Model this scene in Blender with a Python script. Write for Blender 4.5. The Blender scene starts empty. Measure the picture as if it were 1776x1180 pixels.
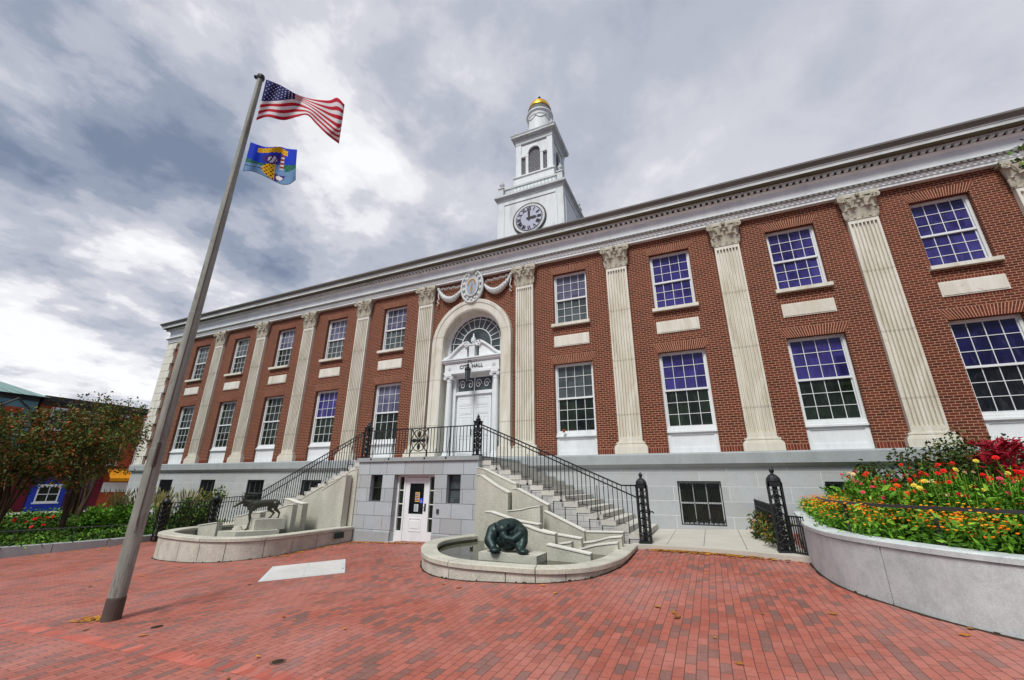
import bpy, bmesh, math, random
from mathutils import Vector, Matrix
R_ = math.radians; PI = math.pi; sin = math.sin; cos = math.cos
random.seed(7)
S = bpy.context.scene; COL = S.collection

# ------------------------------------------------------------------ camera
CX, CY, CZ, YAW, PIT, ROL, FPX = 9.642, -16.299, 1.8, 0.42923, 0.33362, 0.00658, 720.3
F_ = Vector((-sin(YAW)*cos(PIT), cos(YAW)*cos(PIT), sin(PIT)))
Rt = Vector((cos(YAW), sin(YAW), 0)); Up = Rt.cross(F_)
R2 = Rt*cos(ROL) + Up*sin(ROL); U2 = -Rt*sin(ROL) + Up*cos(ROL)
cd = bpy.data.cameras.new('camera'); cam = bpy.data.objects.new('camera', cd); COL.objects.link(cam)
cam.matrix_world = Matrix(((R2.x, U2.x, -F_.x, CX), (R2.y, U2.y, -F_.y, CY), (R2.z, U2.z, -F_.z, CZ), (0, 0, 0, 1)))
cd.sensor_width = 36; cd.lens = FPX/1776*36; cd.clip_end = 3000; cd.clip_start = .05
S.camera = cam
CAM = Vector((CX, CY, CZ))
def ray(px, py): return F_ + R2*((px-888)/FPX) - U2*((py-590)/FPX)
def at(px, py, ax, v):            # where the sight line of a measured point meets a plane
    d = ray(px, py); i = 'xyz'.index(ax); return CAM + d*((v-CAM[i])/d[i])
def G(x, y):                      # the plaza falls gently to the west
    x = max(-16, min(22, x)); y = max(-22, min(4, y)); return .037*x + .022*y - .018

# ------------------------------------------------------------------ world
W = bpy.data.worlds.new('World'); S.world = W; W.use_nodes = True
wn = W.node_tree.nodes; wl = W.node_tree.links; wn.clear()
def N(t, nodes, **k):
    n = nodes.new(t)
    for a, b in k.items():
        if a.startswith('i_'): n.inputs[a[2:].replace('_', ' ')].default_value = b
        else: setattr(n, a, b)
    return n
SUN_EL, SUN_ROT = R_(54), R_(182)
sky = N('ShaderNodeTexSky', wn, sky_type='NISHITA', sun_disc=False, sun_elevation=SUN_EL, sun_rotation=SUN_ROT)
tc = N('ShaderNodeTexCoord', wn)
sp = N('ShaderNodeSeparateXYZ', wn); wl.new(tc.outputs['Generated'], sp.inputs[0])
def wm(op, a, b=None, c=None, clamp=False):
    n = N('ShaderNodeMath', wn, operation=op, use_clamp=clamp)
    for i, v in enumerate((a, b, c)):
        if v is None: continue
        if isinstance(v, (int, float)): n.inputs[i].default_value = v
        else: wl.new(v, n.inputs[i])
    return n.outputs[0]
zz = wm('ADD', wm('MAXIMUM', sp.outputs[2], 0.0), .16)
cmb = N('ShaderNodeCombineXYZ', wn)
wl.new(wm('DIVIDE', sp.outputs[0], zz), cmb.inputs[0]); wl.new(wm('DIVIDE', sp.outputs[1], zz), cmb.inputs[1])
mp = N('ShaderNodeMapping', wn); mp.inputs['Rotation'].default_value = (0, 0, R_(25)); mp.inputs['Scale'].default_value = (1.0, .9, 1); mp.inputs['Location'].default_value = (5.3, 2.2, 0)
wl.new(cmb.outputs[0], mp.inputs[0])
def cn(sc, det, ro, di=0):
    n = N('ShaderNodeTexNoise', wn); n.inputs['Scale'].default_value = sc; n.inputs['Detail'].default_value = det; n.inputs['Roughness'].default_value = ro; n.inputs['Distortion'].default_value = di
    wl.new(mp.outputs[0], n.inputs['Vector']); return wm('SUBTRACT', n.outputs[0], .5)
lumps = wm('ADD', wm('MULTIPLY', cn(1.3, 5, .5, .2), 1.5), wm('ADD', wm('MULTIPLY', cn(3.2, 8, .58, .1), 1.7), wm('MULTIPLY', cn(8.5, 6, .6, .3), .6)))
lft = N('ShaderNodeVectorMath', wn, operation='DOT_PRODUCT'); wl.new(tc.outputs['Generated'], lft.inputs[0]); lft.inputs[1].default_value = ray(0, 350).normalized()
lmr = N('ShaderNodeMapRange', wn); lmr.inputs['From Min'].default_value = .25; lmr.inputs['From Max'].default_value = .95; lmr.inputs['To Min'].default_value = .25; lmr.inputs['To Max'].default_value = .92; wl.new(lft.outputs['Value'], lmr.inputs['Value'])
bk = N('ShaderNodeVectorMath', wn, operation='DOT_PRODUCT'); wl.new(tc.outputs['Generated'], bk.inputs[0]); bk.inputs[1].default_value = -F_
bmr = N('ShaderNodeMapRange', wn); bmr.inputs['From Min'].default_value = -.25; bmr.inputs['From Max'].default_value = .4; bmr.inputs['To Min'].default_value = 0; bmr.inputs['To Max'].default_value = -.45; wl.new(bk.outputs['Value'], bmr.inputs['Value'])
val = wm('ADD', wm('ADD', wm('MULTIPLY', lumps, lmr.outputs[0]), .60), bmr.outputs[0])
BL = [(300, 110, 5, .36), (90, 530, 10, .18), (40, 440, 7, .12), (560, 280, 8, .10), (640, 350, 6, .12), (450, 330, 5, .10), (900, 40, 8, .14),
      (1180, 170, 7, .08), (1230, 290, 8, .10), (200, 640, 13, .14), (700, 420, 8, .14), (560, 90, 8, .06), (1500, 250, 12, .06),
      (200, 320, 12, -.12), (340, 400, 9, -.17), (520, 460, 7, -.08), (70, 250, 12, -.12), (180, 150, 10, -.04), (780, 80, 9, -.16), (1420, 60, 12, -.08), (80, 40, 12, -.12), (1100, 60, 10, -.08)]
for px, py, rad, amp in BL:
    d = ray(px, py).normalized()
    dp = N('ShaderNodeVectorMath', wn, operation='DOT_PRODUCT'); wl.new(tc.outputs['Generated'], dp.inputs[0]); dp.inputs[1].default_value = d
    mr = N('ShaderNodeMapRange', wn, interpolation_type='SMOOTHSTEP')
    mr.inputs['From Min'].default_value = cos(R_(rad*1.7)); mr.inputs['From Max'].default_value = 1.0
    mr.inputs['To Min'].default_value = 0; mr.inputs['To Max'].default_value = amp
    wl.new(dp.outputs['Value'], mr.inputs['Value']); val = wm('ADD', val, mr.outputs[0])
rp = N('ShaderNodeValToRGB', wn); cr = rp.color_ramp; cr.interpolation = 'EASE'
cr.elements[0].position = 0; cr.elements[0].color = (.19, .235, .335, 1)
cr.elements[1].position = 1.0; cr.elements[1].color = (.95, .95, .97, 1)
for p, c in ((.26, (.30, .345, .44)), (.48, (.465, .49, .57)), (.66, (.61, .62, .68)), (.84, (.84, .84, .87))):
    e = cr.elements.new(p); e.color = (*c, 1)
wl.new(val, rp.inputs[0])
mx = N('ShaderNodeMix', wn, data_type='RGBA'); mx.inputs[0].default_value = .93
scl = N('ShaderNodeVectorMath', wn, operation='SCALE'); wl.new(sky.outputs[0], scl.inputs[0]); scl.inputs['Scale'].default_value = 1.0
wl.new(scl.outputs[0], mx.inputs[6])
scl2 = N('ShaderNodeVectorMath', wn, operation='SCALE'); wl.new(rp.outputs[0], scl2.inputs[0]); scl2.inputs['Scale'].default_value = 10.0
wl.new(scl2.outputs[0], mx.inputs[7])
bg = N('ShaderNodeBackground', wn); bg.inputs[1].default_value = .0855
wl.new(mx.outputs[2], bg.inputs[0])
wo = N('ShaderNodeOutputWorld', wn); wl.new(bg.outputs[0], wo.inputs[0])
ld = bpy.data.lights.new('sun', 'SUN'); ld.energy = 2.6; ld.angle = R_(20); ld.color = (1, .99, .93)
lo = bpy.data.objects.new('sun', ld); COL.objects.link(lo)
az = R_(182); sd = Vector((sin(az)*cos(SUN_EL), cos(az)*cos(SUN_EL), sin(SUN_EL)))
lo.rotation_euler = sd.to_track_quat('Z', 'Y').to_euler(); lo.location = (0, -30, 40)
S.view_settings.view_transform = 'Standard'; S.view_settings.look = 'None'; S.view_settings.exposure = 0.36; S.view_settings.gamma = 1

# ------------------------------------------------------------------ materials
def lin(c): return tuple(((v/255)/12.92 if v/255 <= .04045 else ((v/255+.055)/1.055)**2.4) for v in c)
class MT:
    def __init__(s, name, rough=.7, spec=.3, metal=0):
        s.m = bpy.data.materials.new(name); s.m.use_nodes = True; s.n = s.m.node_tree.nodes; s.l = s.m.node_tree.links
        s.b = s.n['Principled BSDF']; s.b.inputs['Roughness'].default_value = rough
        s.b.inputs['Specular IOR Level'].default_value = spec; s.b.inputs['Metallic'].default_value = metal
        s.tc = s.n.new('ShaderNodeTexCoord')
    def noise(s, scale, detail=4, rough=.6, vec=None, dist=0, stretch=None):
        n = s.n.new('ShaderNodeTexNoise'); n.inputs['Scale'].default_value = scale; n.inputs['Detail'].default_value = detail
        n.inputs['Roughness'].default_value = rough; n.inputs['Distortion'].default_value = dist
        v = vec or s.tc.outputs['Object']
        if stretch:
            m = s.n.new('ShaderNodeMapping'); m.inputs['Scale'].default_value = stretch; s.l.new(v, m.inputs[0]); v = m.outputs[0]
        s.l.new(v, n.inputs['Vector']); return n.outputs[0]
    def ramp(s, fac, stops):
        r = s.n.new('ShaderNodeValToRGB'); e = r.color_ramp.elements
        while len(e) < len(stops): e.new(.5)
        for i, (p, c) in enumerate(stops): e[i].position = p; e[i].color = (*c, 1) if len(c) == 3 else c
        s.l.new(fac, r.inputs[0]); return r.outputs[0]
    def mix(s, fac, a, b, mode='MIX'):
        m = s.n.new('ShaderNodeMix'); m.data_type = 'RGBA'; m.blend_type = mode
        for i, v in ((0, fac), (6, a), (7, b)):
            if isinstance(v, (int, float)): m.inputs[i].default_value = v
            elif isinstance(v, tuple): m.inputs[i].default_value = (*v, 1) if len(v) == 3 else v
            else: s.l.new(v, m.inputs[i])
        return m.outputs[2]
    def math(s, op, a, b=0, clamp=False):
        m = s.n.new('ShaderNodeMath'); m.operation = op; m.use_clamp = clamp
        for i, v in ((0, a), (1, b)):
            if isinstance(v, (int, float)): m.inputs[i].default_value = v
            else: s.l.new(v, m.inputs[i])
        return m.outputs[0]
    def col(s, c):
        if isinstance(c, tuple): s.b.inputs['Base Color'].default_value = (*c, 1)
        else: s.l.new(c, s.b.inputs['Base Color'])
        return s
    def bump(s, h, strength=.3, dist=.02):
        b = s.n.new('ShaderNodeBump'); b.inputs['Strength'].default_value = strength; b.inputs['Distance'].default_value = dist
        s.l.new(h, b.inputs['Height']); s.l.new(b.outputs[0], s.b.inputs['Normal']); return s
    def planar(s, kind):           # kind 'wall': (x+y, z)   'floor': (y, x)
        sp = s.n.new('ShaderNodeSeparateXYZ'); s.l.new(s.tc.outputs['Object'], sp.inputs[0]); c = s.n.new('ShaderNodeCombineXYZ')
        if kind == 'wall':
            s.l.new(s.math('ADD', sp.outputs[0], sp.outputs[1]), c.inputs[0]); s.l.new(sp.outputs[2], c.inputs[1])
        else:
            s.l.new(sp.outputs[1], c.inputs[0]); s.l.new(sp.outputs[0], c.inputs[1])
        return c.outputs[0]
    def brick(s, vec, w, h, mortar, off=.5, smooth=.1, squash=1, sqf=2):
        b = s.n.new('ShaderNodeTexBrick'); b.offset = off; b.squash = squash; b.squash_frequency = sqf
        b.inputs['Scale'].default_value = 1; b.inputs['Brick Width'].default_value = w; b.inputs['Row Height'].default_value = h
        b.inputs['Mortar Size'].default_value = mortar; b.inputs['Mortar Smooth'].default_value = smooth
        b.inputs['Color1'].default_value = (0, 0, 0, 1); b.inputs['Color2'].default_value = (1, 1, 1, 1); b.inputs['Mortar'].default_value = (.5, .5, .5, 1)
        s.l.new(vec, b.inputs['Vector']); return b.outputs['Color'], b.outputs['Fac']
def simple(name, rgb, rough=.7, spec=.3, var=.12, scale=3, metal=0, bump=0, bscale=60, stretch=None, fine=.5):
    t = MT(name, rough, spec, metal); c = lin(rgb)
    f = t.noise(scale, 6, .6, stretch=stretch)
    cc = t.ramp(f, [(.25, tuple(v*(1-var) for v in c)), (.75, tuple(min(1, v*(1+var)) for v in c))])
    if fine:
        f2 = t.noise(scale*14, 3, .7); cc = t.mix(fine*var*2, cc, t.ramp(f2, [(.35, tuple(v*.55 for v in c)), (.65, tuple(min(1, v*1.3) for v in c))]))
    t.col(cc)
    if bump: t.bump(t.noise(bscale, 4), bump, .01)
    return t.m
M = {}
# facade brick
t = MT('facade_brick', .8, .25); v = t.planar('wall'); c, f = t.brick(v, .225, .084, .0058, .5, .05)
bc = t.ramp(c, [(0, lin((60, 24, 18))), (.35, lin((92, 38, 26))), (.7, lin((110, 49, 34))), (1, lin((76, 30, 22)))])
bc = t.mix(t.ramp(t.noise(.45, 6, .65), [(.4, (0, 0, 0)), (.7, (.5, .5, .5))]), bc, lin((70, 30, 24)))
bc = t.mix(t.ramp(t.noise(1.7, 6, .7, stretch=(1.6, 1, .22)), [(.56, (0, 0, 0)), (.74, (.35, .35, .35))]), bc, lin((150, 88, 68)))
bc = t.mix(.22, bc, t.ramp(t.noise(45, 2), [(.3, lin((56, 22, 17))), (.7, lin((150, 76, 56)))]))
t.col(t.mix(f, bc, lin((200, 160, 128)))); t.bump(t.math('SUBTRACT', 1, f), .5, .008); M['brick'] = t.m
t = MT('soldier_brick', .8, .25); g = t.n.new('ShaderNodeNewGeometry')
t.col(t.mix(.3, t.ramp(g.outputs['Random Per Island'], [(0, lin((72, 30, 22))), (.5, lin((100, 42, 30))), (1, lin((118, 56, 40)))]), t.ramp(t.noise(40, 2), [(.3, lin((80, 30, 20))), (.7, lin((150, 70, 50)))]))); M['wedge'] = t.m
M['mortar'] = simple('mortar', (190, 155, 128), .9, .1)
# basement granite ashlar
def ashlar(name, w, h, rgb, mort, zoff=0, line=.006, var=.10, warm=(176, 168, 152)):
    t = MT(name, .75, .3); v = t.planar('wall'); m = t.n.new('ShaderNodeMapping'); m.inputs['Location'].default_value = (.3, zoff, 0); t.l.new(v, m.inputs[0])
    c, f = t.brick(m.outputs[0], w, h, line, .5, .05); b = lin(rgb)
    bc = t.ramp(c, [(0, tuple(x*(1-var) for x in b)), (1, tuple(x*(1+var) for x in b))]); bc = t.mix(t.ramp(t.noise(3.5, 7, .75), [(.48, (0, 0, 0)), (.7, (.45, .45, .45))]), bc, tuple(x*.72 for x in b))
    bc = t.mix(t.math('MULTIPLY', t.ramp(t.noise(.9, 6, .65, stretch=(1, 1, .45)), [(.45, (0, 0, 0)), (.75, (1, 1, 1))]), .5), bc, lin(warm))
    bc = t.mix(.18, bc, t.ramp(t.noise(90, 2), [(.3, lin((110, 110, 112))), (.7, lin((225, 225, 228)))]))
    t.col(t.mix(f, bc, lin(mort))); t.bump(t.math('SUBTRACT', 1, f), .4, .01); return t.m
M['ashlar'] = ashlar('granite_ashlar', 1.75, .47, (174, 179, 180), (206, 208, 206), .12, .009)
M['ashlar2'] = ashlar('landing_ashlar', .82, .465, (172, 181, 186), (90, 90, 92), -.23, .007, .14)
M['stone'] = simple('grey_stone', (158, 163, 164), .75, .3, .16, 1.4, bump=.12, stretch=(1, 1, .5))
M['side'] = ashlar('stair_side_ashlar', .75, .155, (186, 186, 184), (110, 108, 104), -.0, .005, .12)
M['stone2'] = simple('step_stone', (190, 188, 180), .8, .25, .26, 2.2, bump=.15)
# marble
t = MT('cream_marble', .55, .35); b = lin((204, 196, 180))
f = t.noise(.8, 8, .65, dist=1.6, stretch=(1.6, 1.6, .35))
cc = t.ramp(f, [(.3, lin((196, 188, 168))), (.5, lin((218, 214, 201))), (.72, lin((232, 230, 222)))])
cc = t.mix(t.ramp(t.noise(2.6, 7, .7, dist=2.5), [(.60, (0, 0, 0)), (.68, (.4, .4, .4))]), cc, lin((150, 142, 130)))
w = t.n.new('ShaderNodeTexWave'); w.wave_type = 'BANDS'; w.bands_direction = 'Z'; w.inputs['Scale'].default_value = .145; w.inputs['Distortion'].default_value = 0; w.wave_profile = 'SIN'
t.l.new(t.tc.outputs['Object'], w.inputs[0])
cc = t.mix(t.ramp(w.outputs[1], [(.0, (.3, .3, .3)), (.0009, (0, 0, 0))]), cc, lin((120, 112, 98)))
t.col(cc).bump(t.noise(30, 4), .1, .01); M['marble'] = t.m
M['capital'] = simple('weathered_marble', (188, 182, 166), .8, .2, .38, 4, bump=.3, bscale=30)
t = MT('white_paint', .5, .35); f = t.noise(1.1, 7, .7, stretch=(1, 1, .3))
t.col(t.ramp(f, [(.25, lin((204, 208, 210))), (.5, lin((226, 230, 231))), (.8, lin((236, 240, 241)))])); M['white'] = t.m
t = MT('aged_white', .6, .3); f = t.noise(1.3, 8, .75, stretch=(.6, 1, 1.5))
t.col(t.ramp(f, [(.25, lin((150, 152, 148))), (.5, lin((204, 208, 208))), (.8, lin((222, 226, 226)))])); M['aged'] = t.m
t = MT('tower_white', .6, .3); f = t.noise(.7, 8, .75, stretch=(1, 1, .25))
t.col(t.ramp(f, [(.28, lin((184, 187, 188))), (.5, lin((226, 230, 232))), (.8, lin((238, 242, 243)))])); M['tower'] = t.m
M['gutter'] = simple('weathered_gutter', (122, 122, 118), .7, .3, .25, 1.5, stretch=(.4, 1, 2))
M['roof'] = simple('dark_roof', (62, 58, 58), .7, .3, .2, 2)
M['iron'] = simple('black_iron', (24, 28, 30), .42, .5, .2, 8)
M['steel'] = simple('worn_rail_paint', (58, 58, 60), .4, .5, .2, 5)
M['gold'] = simple('gold_leaf', (226, 170, 38), .32, .5, .15, 6, metal=.85)
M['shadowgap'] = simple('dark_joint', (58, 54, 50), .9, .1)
M['concrete'] = simple('pale_concrete', (188, 186, 174), .8, .25, .42, 2.6, bump=.25, bscale=35)
M['coping'] = simple('lit_top_concrete', (218, 216, 206), .75, .25, .12, 2.5)  # paler than the cascade walls: light from above put into the colour
M['cascade'] = simple('stained_concrete', (186, 184, 170), .8, .25, .34, 1.6, bump=.25, bscale=25, stretch=(1, 1, .35))
t = MT('planter_granite', .7, .3); b = 0; f = t.noise(2.2, 8, .75)
cc = t.ramp(f, [(.3, lin((166, 176, 176))), (.5, lin((202, 212, 212))), (.7, lin((222, 230, 229)))])
cc = t.mix(.28, cc, t.ramp(t.noise(55, 3, .8), [(.3, lin((120, 126, 128))), (.7, lin((236, 238, 236)))])); cc = t.mix(t.ramp(t.noise(.9, 7, .75, stretch=(1, 1, .5)), [(.52, (0, 0, 0)), (.7, (.4, .4, .4))]), cc, lin((150, 150, 142))); t.col(cc).bump(t.noise(60, 4), .25, .01); M['granite'] = t.m
M['pad'] = simple('pad_concrete', (186, 182, 172), .8, .25, .1, 1.5, bump=.1)
def glass(name, a, b_, rough=.06, spec=.5, sc=.6):
    t = MT(name, rough, spec); f = t.noise(sc, 5, .6, dist=.6)
    cc = t.ramp(f, [(.35, lin(a)), (.65, lin(b_))])
    c, _f = t.brick(t.planar('wall'), .36, .33, .0, 0)          # pane-to-pane tone imitating uneven reflections; also feeds the bump
    cc = t.mix(.30, cc, t.ramp(c, [(0, tuple(x*.35 for x in lin(a))), (1, tuple(min(1, x*1.5+.01) for x in lin(b_)))]))
    cc = t.mix(t.ramp(t.noise(2.4, 6, .7, dist=1.5, stretch=(2.2, 1, .6)), [(.52, (0, 0, 0)), (.66, (.42, .42, .42))]), cc, tuple(min(1, x*.8+.05) for x in lin(b_)))  # lighter streaks painted into the pane colour as reflections
    t.col(cc)
    bn = t.n.new('ShaderNodeBump'); bn.inputs['Strength'].default_value = .16; bn.inputs['Distance'].default_value = .05
    t.l.new(t.math('ADD', t.noise(1.6, 2), t.math('MULTIPLY', c, .35)), bn.inputs['Height']); t.l.new(bn.outputs[0], t.b.inputs['Normal']); return t.m
M['g_purple'] = glass('purple_tinted_glass', (30, 24, 78), (66, 60, 132), spec=.4)
M['g_lilac'] = glass('lilac_grey_glass', (44, 42, 70), (110, 110, 134), spec=.4)
M['g_navy'] = glass('navy_tinted_glass', (18, 16, 50), (30, 28, 88), spec=.3)
M['g_dark'] = glass('dark_glass', (8, 13, 10), (34, 46, 28), spec=.4, sc=1.3)  # dark green base colour stands in for reflected trees
M['g_grey'] = glass('grey_glass', (44, 52, 52), (88, 96, 98), spec=.4)
M['g_black'] = glass('black_glass', (12, 14, 16), (24, 28, 32), spec=.3)
# pavers
t = MT('brick_pavers', .62, .35); v = t.planar('floor')
wv = t.n.new('ShaderNodeTexNoise'); wv.inputs['Scale'].default_value = .8; t.l.new(v, wv.inputs['Vector'])
wob = t.n.new('ShaderNodeVectorMath'); wob.operation = 'MULTIPLY_ADD'; t.l.new(wv.outputs['Color'], wob.inputs[0]); wob.inputs[1].default_value = (.05, .05, 0); t.l.new(v, wob.inputs[2]); v = wob.outputs[0]
c, f = t.brick(v, .232, .108, .0042, .5, .3)
bc = t.ramp(c, [(0, lin((150, 74, 58))), (.22, lin((176, 90, 70))), (.48, lin((170, 94, 78))), (.66, lin((184, 104, 86))), (.76, lin((160, 80, 64))), (.82, lin((128, 88, 78))), (1, lin((106, 82, 76)))])
bc = t.mix(.2, bc, t.ramp(t.noise(60, 3), [(.3, lin((116, 62, 56))), (.7, lin((226, 150, 136)))]))
bc = t.mix(t.ramp(t.noise(.45, 6, .65), [(.42, (0, 0, 0)), (.72, (.55, .55, .55))]), bc, lin((196, 142, 134)))
bc = t.mix(t.ramp(t.noise(1.1, 7, .7, vec=v), [(.56, (0, 0, 0)), (.72, (.5, .5, .5))]), bc, lin((124, 92, 86)))
bc = t.mix(t.ramp(t.noise(9, 6, .7, vec=v), [(.66, (0, 0, 0)), (.74, (.5, .5, .5))]), bc, lin((206, 170, 160)))
bc = t.mix(t.ramp(t.noise(3.2, 8, .8), [(.55, (0, 0, 0)), (.68, (.55, .55, .55))]), bc, lin((116, 66, 54)))
bc = t.mix(t.ramp(t.noise(26, 3, .6), [(.735, (0, 0, 0)), (.75, (.7, .7, .7))]), bc, lin((196, 184, 172)))
sp3 = t.n.new('ShaderNodeSeparateXYZ'); t.l.new(t.tc.outputs['Object'], sp3.inputs[0])
bc = t.mix(1.0, bc, (.86, .88, .88), 'MULTIPLY')
t.col(t.mix(f, bc, lin((84, 54, 48)))); t.bump(t.math('ADD', t.math('SUBTRACT', 1, f), t.math('MULTIPLY', t.noise(14, 4), .5)), .5, .006); M['pavers'] = t.m
M['paver_band'] = simple('dark_paver', (112, 84, 78), .7, .3, .35, 6)
M['asphalt'] = simple('asphalt', (64, 64, 66), .9, .2, .2, 3)
M['soil'] = simple('soil', (52, 38, 28), .95, .1, .3, 6)
M['lawn'] = simple('lawn_ground', (66, 84, 36), .95, .1, .35, 3)
def leafmat(name, stops, rough=.6, trans=.25):
    t = MT(name, rough, .25); g = t.n.new('ShaderNodeNewGeometry')
    t.col(t.ramp(g.outputs['Random Per Island'], [(p, lin(c)) for p, c in stops])); return t.m
M['band'] = leafmat('soldier_pavers', [(0, (160, 82, 70)), (.5, (184, 98, 84)), (.78, (192, 110, 96)), (.84, (130, 98, 92)), (1, (116, 90, 86))])
M['leaf_dark'] = leafmat('dark_tree_leaves', [(0, (50, 70, 24)), (.4, (74, 96, 34)), (.76, (96, 106, 42)), (.9, (140, 84, 40)), (1, (172, 86, 42))])
M['leaf_green'] = leafmat('bright_green_leaves', [(0, (54, 96, 22)), (.5, (88, 142, 36)), (1, (136, 184, 58))])
M['leaf_mid'] = leafmat('green_leaves', [(0, (38, 62, 22)), (.5, (66, 98, 32)), (1, (104, 128, 50))])
M['leaf_shrub'] = leafmat('shrub_leaves', [(0, (44, 58, 24)), (.5, (66, 84, 36)), (.85, (90, 102, 46)), (1, (110, 92, 50))])
M['grass_tan'] = leafmat('ornamental_grass', [(0, (96, 108, 50)), (.5, (150, 140, 82)), (1, (196, 178, 126))])
M['grass_green'] = leafmat('grass_blades', [(0, (50, 78, 26)), (.5, (76, 110, 36)), (1, (112, 142, 56))])
M['amaranth'] = leafmat('amaranth_plume', [(0, (110, 8, 26)), (.5, (150, 14, 38)), (1, (180, 30, 52))])
M['marigold'] = leafmat('marigold_petals', [(0, (246, 118, 16)), (.4, (252, 160, 26)), (.75, (254, 196, 50)), (1, (240, 80, 30))])
for k, c in dict(red=(232, 34, 24), orange=(246, 96, 30), crimson=(190, 18, 44), pink=(232, 80, 100), peach=(250, 206, 160), yellow=(246, 214, 80)).items():
    M['z_'+k] = simple(k+'_petals', c, .6, .2, .2, 20)
M['leaf_fall'] = leafmat('fallen_leaves', [(0, (150, 84, 30)), (.5, (196, 138, 44)), (1, (120, 70, 36))])
M['bark'] = simple('bark', (78, 64, 50), .9, .15, .3, 8, bump=.5, bscale=20)
M['bronze'] = simple('patinated_bronze', (38, 56, 54), .46, .5, .6, 5, metal=.5, bump=.2, bscale=18)
M['bronze2'] = simple('brown_bronze', (74, 76, 66), .42, .5, .4, 5, metal=.55, bump=.2, bscale=18)
t = MT('weathered_pole', .6, .3); f = t.noise(2.2, 9, .75, stretch=(1, 1, .25))
t.col(t.mix(t.ramp(t.noise(2.5, 8, .8, stretch=(2, 2, .35)), [(.54, (0, 0, 0)), (.62, (.8, .8, .8))]), t.ramp(f, [(.3, lin((104, 106, 98))), (.6, lin((152, 156, 148)))]), lin((92, 84, 80)))); M['pole'] = t.m
M['pole_base'] = simple('rusty_pole_sleeve', (84, 74, 68), .7, .3, .3, 6)
M['water'] = simple('basin_water', (46, 48, 26), .08, .5, .3, 3)
M['terracotta'] = simple('terracotta', (150, 78, 46), .8, .2)
for k, c in dict(flag_red=(178, 20, 44), flag_white=(214, 212, 214), flag_navy=(30, 36, 96), f_blue=(24, 56, 186), f_green=(46, 112, 92), f_water=(104, 142, 180), f_yellow=(226, 176, 24), f_black=(40, 34, 20), f_dk=(60, 44, 120), f_rust=(150, 60, 40)).items():
    M[k] = simple(k, c, .8, .15, .06, 6)
M['plate'] = simple('marble_ground_slab', (204, 202, 198), .6, .3, .1, 2)
M['clockface'] = simple('clock_face', (182, 184, 204), .4, .4, .04, 3)
M['louver'] = simple('grey_louvers', (150, 150, 156), .6, .3)
M['black'] = simple('black_paint', (16, 16, 20), .5, .4)
M['lettering'] = simple('dark_lettering', (66, 62, 60), .6, .3)
M['sign_blue'] = simple('blue_sticker', (28, 74, 200), .5, .4, .02)
M['paper'] = simple('paper_notice', (196, 208, 214), .8, .2, .05)
M['paper2'] = simple('yellow_notice', (206, 186, 120), .8, .2, .1)
M['tealwall'] = simple('teal_siding', (112, 150, 160), .8, .2, .1, 2)
M['tealroof'] = simple('green_metal_roof', (122, 150, 146), .5, .4, .1, 2)
t = MT('background_brick', .85, .2); v = t.planar('wall'); c, f = t.brick(v, .3, .1, .008)
t.col(t.mix(f, t.ramp(c, [(0, lin((150, 58, 34))), (1, lin((188, 84, 50)))]), lin((180, 110, 80)))); M['brick2'] = t.m
M['maroon'] = simple('maroon_paint', (104, 22, 40), .7, .3)
M['blue'] = simple('bright_blue_paint', (34, 62, 176), .6, .3)
M['purple'] = simple('purple_paint', (78, 34, 92), .6, .3)
M['awning'] = simple('orange_awning', (230, 150, 30), .8, .2)
M['cream'] = simple('cream_paint', (206, 198, 168), .7, .2)
M['tealaw'] = simple('teal_awning', (40, 120, 130), .8, .2)

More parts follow.
